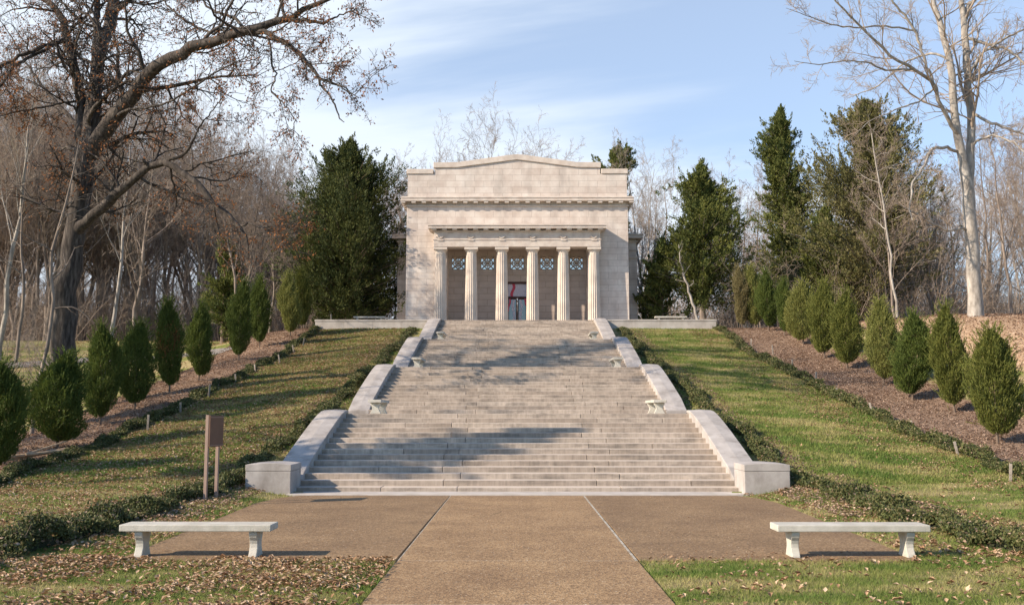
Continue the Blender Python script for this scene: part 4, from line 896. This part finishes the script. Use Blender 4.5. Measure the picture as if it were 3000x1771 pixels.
# ------------------------------------------------------------------ the big bare tree on the right
SY = [
 [(2396, 830, 55, 46), (2395, 800, 55, 42), (2393, 750, 55, 35), (2392, 700, 55, 33), (2386, 620, 55, 32), (2378, 553, 55, 31), (2376, 474, 55, 30), (2362, 400, 55, 23), (2354, 336, 55, 21), (2342, 277, 55, 19), (2334, 198, 55, 18), (2327, 119, 55.3, 16), (2307, 51, 55.6, 14), (2291, 0, 56, 12), (2280, -70, 56, 8), (2262, -170, 56, 3)],
 [(2379, 500, 55, 24), (2383, 435, 55.2, 21), (2384, 336, 55.4, 20), (2383, 257, 55.5, 19), (2375, 190, 55.6, 18), (2370, 99, 55.8, 17), (2364, 32, 56, 15), (2358, -40, 56, 11), (2350, -150, 56, 4)],
 [(2368, 50, 56, 12), (2386, 0, 56, 10), (2405, -70, 56, 6), (2420, -160, 56, 2)],
 [(2352, 330, 55, 12), (2338, 316, 54.8, 11), (2315, 269, 54.2, 10), (2291, 205, 53.6, 9), (2255, 174, 53, 8), (2200, 146, 52.3, 7), (2165, 115, 52, 7), (2117, 71, 51.5, 5.5), (2078, 32, 51, 5), (2046, -5, 50.6, 4), (2000, -60, 50, 2)],
 [(2291, 205, 53.6, 7), (2271, 150, 53.4, 7), (2251, 91, 53.2, 7), (2228, 47, 53, 6), (2196, 8, 52.8, 5), (2150, -50, 52.4, 2)],
 [(2240, 170, 52.9, 5), (2172, 172, 52, 5), (2133, 154, 51.4, 4), (2078, 148, 50.8, 3.5), (2006, 160, 50, 2.5), (1950, 150, 49.4, 1.2)],
 [(2250, 75, 53.2, 5), (2165, 63, 52.4, 4.5), (2097, 69, 51.8, 4), (2034, 59, 51, 3), (1975, 36, 50.4, 2), (1930, 20, 50, 1)],
 [(2352, 372, 55, 8), (2320, 362, 54.4, 8), (2283, 367, 54, 7), (2271, 403, 53.8, 6), (2243, 446, 53.4, 5), (2232, 510, 53, 4), (2240, 540, 52.8, 2)],
 [(2386, 277, 55.4, 8), (2421, 296, 55, 7), (2461, 312, 54.6, 7), (2512, 328, 54.2, 5), (2570, 360, 54, 2)],
 [(2376, 186, 55.6, 8), (2417, 126, 55.2, 6.5), (2461, 99, 55, 6), (2514, 71, 54.6, 4.5), (2580, 40, 54.2, 2)],
 [(2372, 90, 55.8, 8), (2441, 113, 55.2, 7), (2481, 126, 55, 6), (2520, 160, 54.6, 5), (2570, 200, 54, 2)],
 [(2382, 360, 55.4, 7), (2400, 345, 55, 6), (2440, 330, 54, 5), (2490, 350, 53, 4), (2540, 400, 52, 2)],
 [(2330, 150, 55.2, 6), (2300, 130, 55.6, 6), (2260, 138, 56, 5), (2225, 150, 56.2, 4), (2150, 215, 56.6, 3), (2080, 240, 57, 1.4)],
 [(2290, 220, 53.6, 5), (2255, 250, 53, 4.5), (2200, 268, 52.5, 3.5), (2130, 300, 52, 2), (2100, 330, 51.8, 1)],
 [(2378, 560, 55, 8), (2330, 565, 54.4, 6), (2280, 545, 54, 5), (2240, 520, 53.5, 4), (2200, 500, 53, 2)],
]
rng = np.random.default_rng(33)
LP, LR = traced(SY, 22, rng)
g = at(2396, 805, 55); syc = empty('sycamore_tree', g, label='big pale bare tree with two upright stems on the right bank', cat='tree'); oo = np.array(g)
A = Soup(); A.add(*tubes(LP - oo, LR, 12)); A.mesh('trunk', M['bark_pale'], syc, smooth=True)
b1 = grow(rng, LP[1:], LR[1:], 10, .2, .98, (30, 65), .28, 8, .16, .14, .45, .25, .016, .3)
b1b = grow(rng, LP[:1], LR[:1], 14, .5, .95, (40, 80), .24, 8, .12, .14, .3, .25, .016, .3)
b1 = (np.concatenate([b1[0], b1b[0]]), np.concatenate([b1[1], b1b[1]]))
b2 = grow(rng, *b1, 8, .12, 1, (25, 60), .5, 6, .12, .2, .6, .35, .010, .3)
b3 = grow(rng, *b2, 7, .1, 1, (25, 60), .55, 5, .1, .22, .7, .5, .007, .3)
A = Soup()
for b_, s_ in ((b1, 5), (b2, 4), (b3, 3)): A.add(*tubes(b_[0] - oo, b_[1], s_))
A.mesh('branches', M['twig_pale'], syc)

# ------------------------------------------------------------------ woodland trees (each one a thing)
VAR = []
specs = [dict(h=20, r0=.20, lim=18, clear=.30), dict(h=22, r0=.24, lim=14, clear=.3, spread=(25, 50), fork=1), dict(h=17, r0=.16, lim=20, clear=.2, spread=(35, 70)),
         dict(h=21, r0=.19, lim=15, clear=.45, spread=(20, 42)), dict(h=14, r0=.10, lim=18, clear=.12, spread=(30, 65)), dict(h=19, r0=.20, lim=12, clear=.2, spread=(18, 38), fork=2),
         dict(h=18, r0=.20, lim=20, clear=.30, spread=(28, 55), lfs=(.55, .5, .45, .45), fork=2),
         dict(h=21, r0=.36, lim=16, clear=.22, spread=(30, 65), lfs=(.5, .5, .4, .4), ms=(6, 4, 3), lf1=.75)]
for i, sp_ in enumerate(specs):
    A, C = bare_tree(100 + i, **sp_)
    nm = 'bare_tree'
    pal = i in (3, 5)
    o = empty(nm); A.mesh('trunk', M['bark_pale' if pal else 'bark_grey'], o, smooth=True); C.mesh('crown', M['twig_pale' if pal else 'twig'], o)
    zt = np.concatenate(C.V)[:, 2]; VAR.append([o, False, float(np.percentile(zt, 99.6))])
def wood(v, x, y, h, label, group, z=None, rz=None):
    e = VAR[v]
    if e[1]: o = copy_tree(e[0])
    else: o = e[0]; e[1] = True
    s = h / e[2]; o.location = (x, y, (gz(x, y) if z is None else z) - .1); o.scale = (s, s, s); o.rotation_euler = (0, 0, rnd.random() * 6.28 if rz is None else rz)
    tag(o, label, 'tree', group); return o
def px(xD, Y): return float(at(xD, 700, Y).x)
def hz(yD, Y, x): return float(at(1257, yD, Y).z) - gz(x, Y)
# single trees one can point at: (view x, distance, top y, variant, label)
single = [(258, 50, 150, 3, 'pale straight bare trunk rising just right of the big oak'), (596, 62, 285, 6, 'grey bare tree with a dense crown meeting the low oak bough'),
          (8, 46, 20, 3, 'pale bare tree at the left edge of the photo'), (330, 62, 180, 2, 'bare tree behind the low bough of the oak, grey and spreading'),
          (1030, 98, 288, 6, 'round topped bare tree showing over the left end of the building roof'), 
          (1270, 100, 258, 6, 'bare tree rising over the middle of the roof, right of the gable peak'),
          (1590, 84, 345, 5, 'pale many stemmed bare tree right beside the building'), (1572, 92, 345, 3, 'tall thin pale bare tree behind the right corner of the building'),
          (1640, 96, 385, 2, 'bare tree between the building and the right cedar'), (1815, 88, 365, 2, 'bare tree filling the gap between the two right cedars'),
          (2195, 62, 300, 4, 'slim pale sapling standing in front of the olive cedar'), (745, 90, 395, 4, 'faint bare tree peeping left of the big dark cedar'),
          (2480, 64, 240, 2, 'tangled tan bare tree behind the sycamore at the right edge')]
for xD, Y, ty, v, lb in single:
    x = px(xD, Y); wood(v, x, Y, hz(ty, Y, x), lb, None)
GL = 'bare trees of the wood behind the left lawn'; GR = 'bare trees of the wood on the right bank'; GB = 'bare trees far behind the building'
k = 0
for j in range(88):     # left wood
    Y = 76 + 56 * rnd.random() ** .9; x = -rnd.uniform(.20 * Y + 1, .64 * Y)
    if x > -14 and Y < 90: continue
    xp = 1270 + x / Y * FPX / 1.193
    ty = np.interp(xp, [0, 450, 600, 700, 760], [130, 210, 320, 390, 440]) + rnd.uniform(-50, 150)
    wood(rnd.choice([0, 1, 2, 2, 6, 4, 6]), x, Y, max(6, hz(ty, Y, x)), 'bare grey brown tree in the wood behind the left lawn', GL)
for j in range(60):     # right wood
    Y = 66 + 55 * rnd.random() ** .8; x = rnd.uniform(.24 * Y, .62 * Y)
    if Y < 82 and x < 30: x += 9
    xp = 1270 + x / Y * FPX / 1.193
    ty = np.interp(xp, [1750, 1900, 2100, 2500], [450, 430, 420, 310]) + rnd.uniform(-50, 170)
    wood(rnd.choice([0, 2, 3, 4, 2, 5]), x, Y, max(5, hz(ty, Y, x)), 'bare tan tree in the wood on the right bank', GR)
for j in range(22):
    Y = rnd.uniform(100, 125); x = rnd.uniform(-.2 * Y, .24 * Y)
    ty = rnd.uniform(430, 520); wood(rnd.choice([2, 4, 0]), x, Y, max(6, hz(ty, Y, x)), 'bare tree of the far wood behind the building', GB)
# trees standing left of the picture whose shade falls across lawn and steps
GS = 'bare trees beside the walk, left of the picture'
for x, Y, h, v in [(-28, 25, 20, 7), (-36, 33, 21, 7), (-40, 21, 20, 7), (-31, 45, 19, 7)]:
    wood(v, x, Y, h, 'bare tree beside the walk, shading the lawn from the left', GS)

for sd_, x, y, h in ((11, -21.2, 20.5, 15.5), (12, -27.5, 31.5, 15)):
    A, C = cedar(sd_, h, prof((0, .6), (.5, 1.0), (.65, 1.8), (.78, 1.7), (.9, 1.0), (1, .2)), nb=130, per=6, cl=20, clear=.55, card=.25)
    plant('cedar_tree', A, C, M['bark_brown'], M['cedar'], (x, y, gz(x, y)), label='dark cedar beside the walk, left of the picture', cat='tree', group='cedars beside the walk, left of the picture')

for e in VAR:      # a kind that was never planted is dropped
    if not e[1]:
        for ch in list(e[0].children): bpy.data.objects.remove(ch)
        bpy.data.objects.remove(e[0])
for k_, o in AR.items():
    if k_ not in used:
        for ch in list(o.children): bpy.data.objects.remove(ch)
        bpy.data.objects.remove(o)

# ------------------------------------------------------------------ undergrowth and far wood (stuff)
def brush(seed, n, xr, yr, hr, name, m, label, cat='undergrowth', r=.014):
    rng = np.random.default_rng(seed); Y = yr[0] + (yr[1] - yr[0]) * rng.random(n); X = (xr[0] + (xr[1] - xr[0]) * rng.random(n)) * Y
    ok = ~((np.abs(X) < 13) & (Y < 97)); X, Y = X[ok], Y[ok]; n = len(X)
    k = 7; hgt = rng.uniform(*hr, n); u = np.linspace(0, 1, k)
    ln = rng.normal(size=(n, 2)) * .35
    P = np.stack([X[:, None] + ln[:, :1] * hgt[:, None] * u ** 1.5, Y[:, None] + ln[:, 1:] * hgt[:, None] * u ** 1.5, H(X, Y)[:, None] - .1 + hgt[:, None] * u], -1); P[:, 1:] += rng.normal(size=(n, k - 1, 3)) * .06
    Rr = (r * rng.uniform(.6, 1.8, n))[:, None] * (1 - .7 * u)[None]
    S = Soup(); S.add(*tubes(P, Rr, 3)); L = grow(rng, P, Rr, 7, .2, 1, (30, 75), .45, 5, .1, .25, .7, .5, .007); S.add(*tubes(*L, 3))
    L2 = grow(rng, *L, 4, .2, 1, (30, 70), .5, 4, .05, .25, .8, .6, .006); S.add(*tubes(*L2, 3))
    return S.mesh(name, m, kind='stuff', label=label, cat=cat)
brush(5, 3000, (-.64, -.19), (79, 120), (1.5, 7), 'undergrowth', M['twig'], 'grey brown tangle of saplings and brush under the left wood')
brush(6, 2200, (.2, .64), (68, 115), (1.2, 6), 'undergrowth', M['twig_pale'], 'tan tangle of saplings and brush under the right wood')
brush(7, 110, (-.62, -.46), (44, 66), (1.5, 6), 'undergrowth', M['twig'], 'loose brush and saplings beside the big oak at the left edge')
brush(8, 1900, (-.7, .7), (120, 190), (8, 18), 'far_wood', M['twig_pale'], 'far off bare wood closing the view behind everything', 'wood', .04)

brush(9, 3600, (-.68, .68), (112, 150), (3, 10), 'far_wood', M['twig'], 'far off low brush closing the gaps under the woods', 'wood', .03)
# leaning saplings by the left shrubs
def sapling(pts, m, label, seed):
    rng = np.random.default_rng(seed); P, Rr = traced([pts], 14, rng); g = P[0, 0]; o = empty('sapling', g, label=label, cat='tree')
    A = Soup(); A.add(*tubes(P - g, Rr, 7)); b = grow(rng, P, Rr, 10, .4, 1, (35, 70), .22, 6, .1, .2, .6, .3, .008); b2 = grow(rng, *b, 5, .2, 1, (30, 60), .5, 5, .05, .25, .7, .4, .006)
    A.mesh('trunk', m, o); C = Soup(); C.add(*tubes(*( b[0] - g, b[1]), 4)); C.add(*tubes(b2[0] - g, b2[1], 3)); C.mesh('crown', m, o)
sapling([(75, 1090, 34, 11), (85, 980, 34, 10), (105, 900, 34, 9), (125, 810, 34, 9), (133, 700, 34, 8), (118, 640, 34, 8), (150, 560, 34, 6), (165, 480, 34, 5), (182, 400, 34, 3), (195, 340, 34, 1.5)], M['bark_grey'], 'thin crooked grey sapling leaning past the big oak trunk', 1)
sapling([(38, 890, 42, 9), (52, 800, 42, 8), (60, 700, 42, 7), (50, 600, 42, 5), (58, 500, 42, 3), (70, 400, 42, 1.5)], M['bark_grey'], 'thin grey sapling at the left edge behind the dark shrub', 2)
sapling([(2202, 778, 60, 7), (2192, 700, 60, 6), (2182, 600, 60, 5), (2168, 500, 60, 4), (2150, 400, 60, 3), (2135, 300, 60, 1.5)], M['bark_pale'], 'thin pale sapling trunk in front of the olive cedar', 3)
sapling([(1712, 784, 68, 8), (1702, 745, 68, 7), (1690, 715, 68, 6), (1672, 650, 68, 5), (1666, 600, 68, 2)], M['bark_pale'], 'leaning pale trunk under the dark cedar right of the building', 4)
# split logs at the left
lg = MB(); g = on_ground(70, 1130)
g0 = Vector(g)
log = empty('fallen_log', g0, label='split weathered log lying among the left junipers', cat='log')
a = MB(); a.bar((-.5, -.7, .05), (.55, 1.2, .28), .09, 7, .05); a.bar((-.35, -.5, .12), (1.0, .9, .3), .05, 6, .03); a.bar((.0, -.2, .18), (.35, 1.5, .5), .04, 6, .02); a.build('wood', M['log'], log)

# ------------------------------------------------------------------ grass blades and fallen leaves (stuff)
def plazamask(x, y):
    ax_ = np.abs(x)
    return ((ax_ < np.interp(y, [13.6, 22.3, 24.5], [5.48, 5.85, 5.45])) & (y > 13.72) & (y < 25.2)) | ((ax_ < 1.64) & (y <= 13.75)) | ((ax_ < sw(y) + .76) & (y > 24.5) & (y < 63)) | ((ax_ < 6.74) & (y > 24.45) & (y < 25.7)) | ((y > 63) & (ax_ < 13.1) & (y < 96))
def patch(rng, n, xr, yr, pw=1.0, frust=True):
    y = yr[0] + (yr[1] - yr[0]) * rng.random(n) ** pw; x = rng.uniform(*xr, n)
    ok = (np.abs(x + .005 * y) < .56 * y + .4) & ~plazamask(x, y); return x[ok], y[ok]
rng = np.random.default_rng(77); S = Soup()
for n, xr, yr, pw, hgt, wd in ((190000, (-9, 9), (9.8, 15), 1, .055, .010), (150000, (-13, 13), (15, 26), 1.0, .065, .016), (150000, (-13, -6.3), (25, 63), 1.2, .08, .03), (150000, (6.3, 13), (25, 63), 1.2, .08, .03)):
    x, y = patch(rng, n, xr, yr, pw); n = len(x)
    dens = .5 + .5 * np.sin(x * 2.1 + 2 * np.sin(y * 1.3)) * np.sin(y * 1.7 + 1.5 * np.sin(x * 1.1)); q = rng.random(n) < .45 + .55 * dens; x, y = x[q], y[q]; n = len(x)
    b = np.stack([x, y, H(x, y) - .01], 1); hh = hgt * rng.uniform(.5, 1.5, n)[:, None]; le = rng.normal(size=(n, 3)) * np.array([.55, .55, 0]); tip = b + (le + np.array([0, 0, 1])) * hh
    sd = unit(rng.normal(size=(n, 3)) * np.array([1, .5, 0])) * wd * .5
    V = np.stack([b - sd, b + sd, tip], 1).reshape(-1, 3); S.add(V, np.arange(n * 3).reshape(-1, 3))
S.mesh('grass', M['grass'], kind='stuff', label='short winter grass of the lawns, green with dry patches', cat='grass')
def leaves(seed, specs, m, name, label):
    rng = np.random.default_rng(seed); S = Soup()
    for n, xr, yr, pw, sz, clump in specs:
        x, y = patch(rng, n, xr, yr, pw); n = len(x)
        d = .5 + .5 * np.sin(x * 1.3 + seed + 2.2 * np.sin(y * .9)) * np.cos(y * 1.15 + 1.9 * np.sin(x * .8 + seed)); d = sm(.25, .75, d); q = rng.random(n) < (1 - clump) + clump * d; x, y = x[q], y[q]; n = len(x)
        P = np.stack([x, y, np.maximum(H(x, y), .012) + .018 + .03 * rng.random(n)], 1); az = rng.random(n) * 6.283; s = sz * rng.uniform(.55, 1.25, n)
        D = np.stack([np.cos(az), np.sin(az), rng.normal(size=n) * .35], 1); D = unit(D); U = unit(np.cross(D, np.array([0, 0, 1.0]))); Nn = np.cross(U, D)
        cu = rng.uniform(.1, .45, n)[:, None] * s[:, None]; s = s[:, None]
        # pointed leaf folded along its rib
        V = np.stack([P - D * s * .5, P - D * s * .1 + U * s * .3 + Nn * cu, P + D * s * .55 + Nn * cu * .6, P - D * s * .1 - U * s * .3 + Nn * cu, P + D * s * .05], 1).reshape(-1, 3)
        i = np.arange(n) * 5; S.add(V, np.concatenate([np.stack([i, i + 4, i + 1], 1), np.stack([i + 4, i + 2, i + 1], 1), np.stack([i, i + 3, i + 4], 1), np.stack([i + 4, i + 3, i + 2], 1)]))
    return S.mesh(name, m, kind='stuff', label=label, cat='leaves')
leaves(1, [(11000, (-9, -1.2), (9.8, 13.9), 1, .072, .85), (4200, (-9, -5.3), (13, 22), 1, .08, .7), (10000, (-13, -7.6), (11, 26), 1, .08, .5), (30000, (-13, -7.3), (25, 63), 1, .10, .35),
           (1300, (1.7, 9), (9.8, 14), 1, .075, .6), (5200, (5.3, 9), (13.2, 25), 1, .08, .7), (3500, (7, 13), (13, 62), 1, .09, .7), (7000, (-34, -18), (32, 80), 1, .13, .4), (9000, (10.8, 12.9), (14, 63), 1, .08, .7), (5000, (-12.9, -11.4), (14, 63), 1, .08, .5)], M['litter'], 'fallen_leaves', 'pale brown fallen leaves scattered over the lawns')
leaves(2, [(34000, (-17.8, -12.9), (17, 66), 1, .085, .45), (40000, (13, 18.5), (17, 66), 1, .085, .45), (2500, (6.2, 8.6), (19, 26), 1, .085, .3), (2500, (-8.4, -6.2), (17, 25.5), 1, .085, .3), (36000, (17.5, 36), (34, 80), 1, .11, .5), (4000, (6.3, 8), (26, 62), 1, .09, .4), (4000, (-8, -6.3), (26, 62), 1, .09, .4)], M['litter_red'], 'fallen_leaves', 'russet fallen leaves and mulch in the planting beds and on the right bank')
# stray leaves on the paving
rng = np.random.default_rng(5); xs_ = np.r_[rng.uniform(1.9, 5.3, 40), rng.uniform(-5.3, 5.3, 50), rng.uniform(2.0, 3.6, 40)]; ys_ = np.r_[rng.uniform(13.8, 14.8, 40), rng.uniform(11, 24.5, 50), rng.uniform(13.75, 14.2, 40)]
az = rng.random(len(xs_)) * 6.283; D = np.stack([np.cos(az), np.sin(az), rng.normal(size=len(az)) * .1], 1)
V = []; n = len(xs_)
P = np.stack([xs_, ys_, np.full(n, .024)], 1); U = unit(np.cross(D, [0, 0, 1.0])); s = rng.uniform(.03, .07, n)[:, None]
q = ~((np.abs(xs_) > 1.6) & (ys_ < 13.7)); V = np.stack([P - D * s * .5, P + U * s * .25 + [0, 0, .012], P + D * s * .5, P - U * s * .25 + [0, 0, .012]], 1)[q].reshape(-1, 3)
npmesh('fallen_leaves', V, [np.arange(len(V)).reshape(-1, 4)], M['litter'], kind='stuff', label='a few stray leaves lying on the brown paving', cat='leaves')
print('objects', len(bpy.data.objects), 'polys', sum(len(m.polygons) for m in bpy.data.meshes))
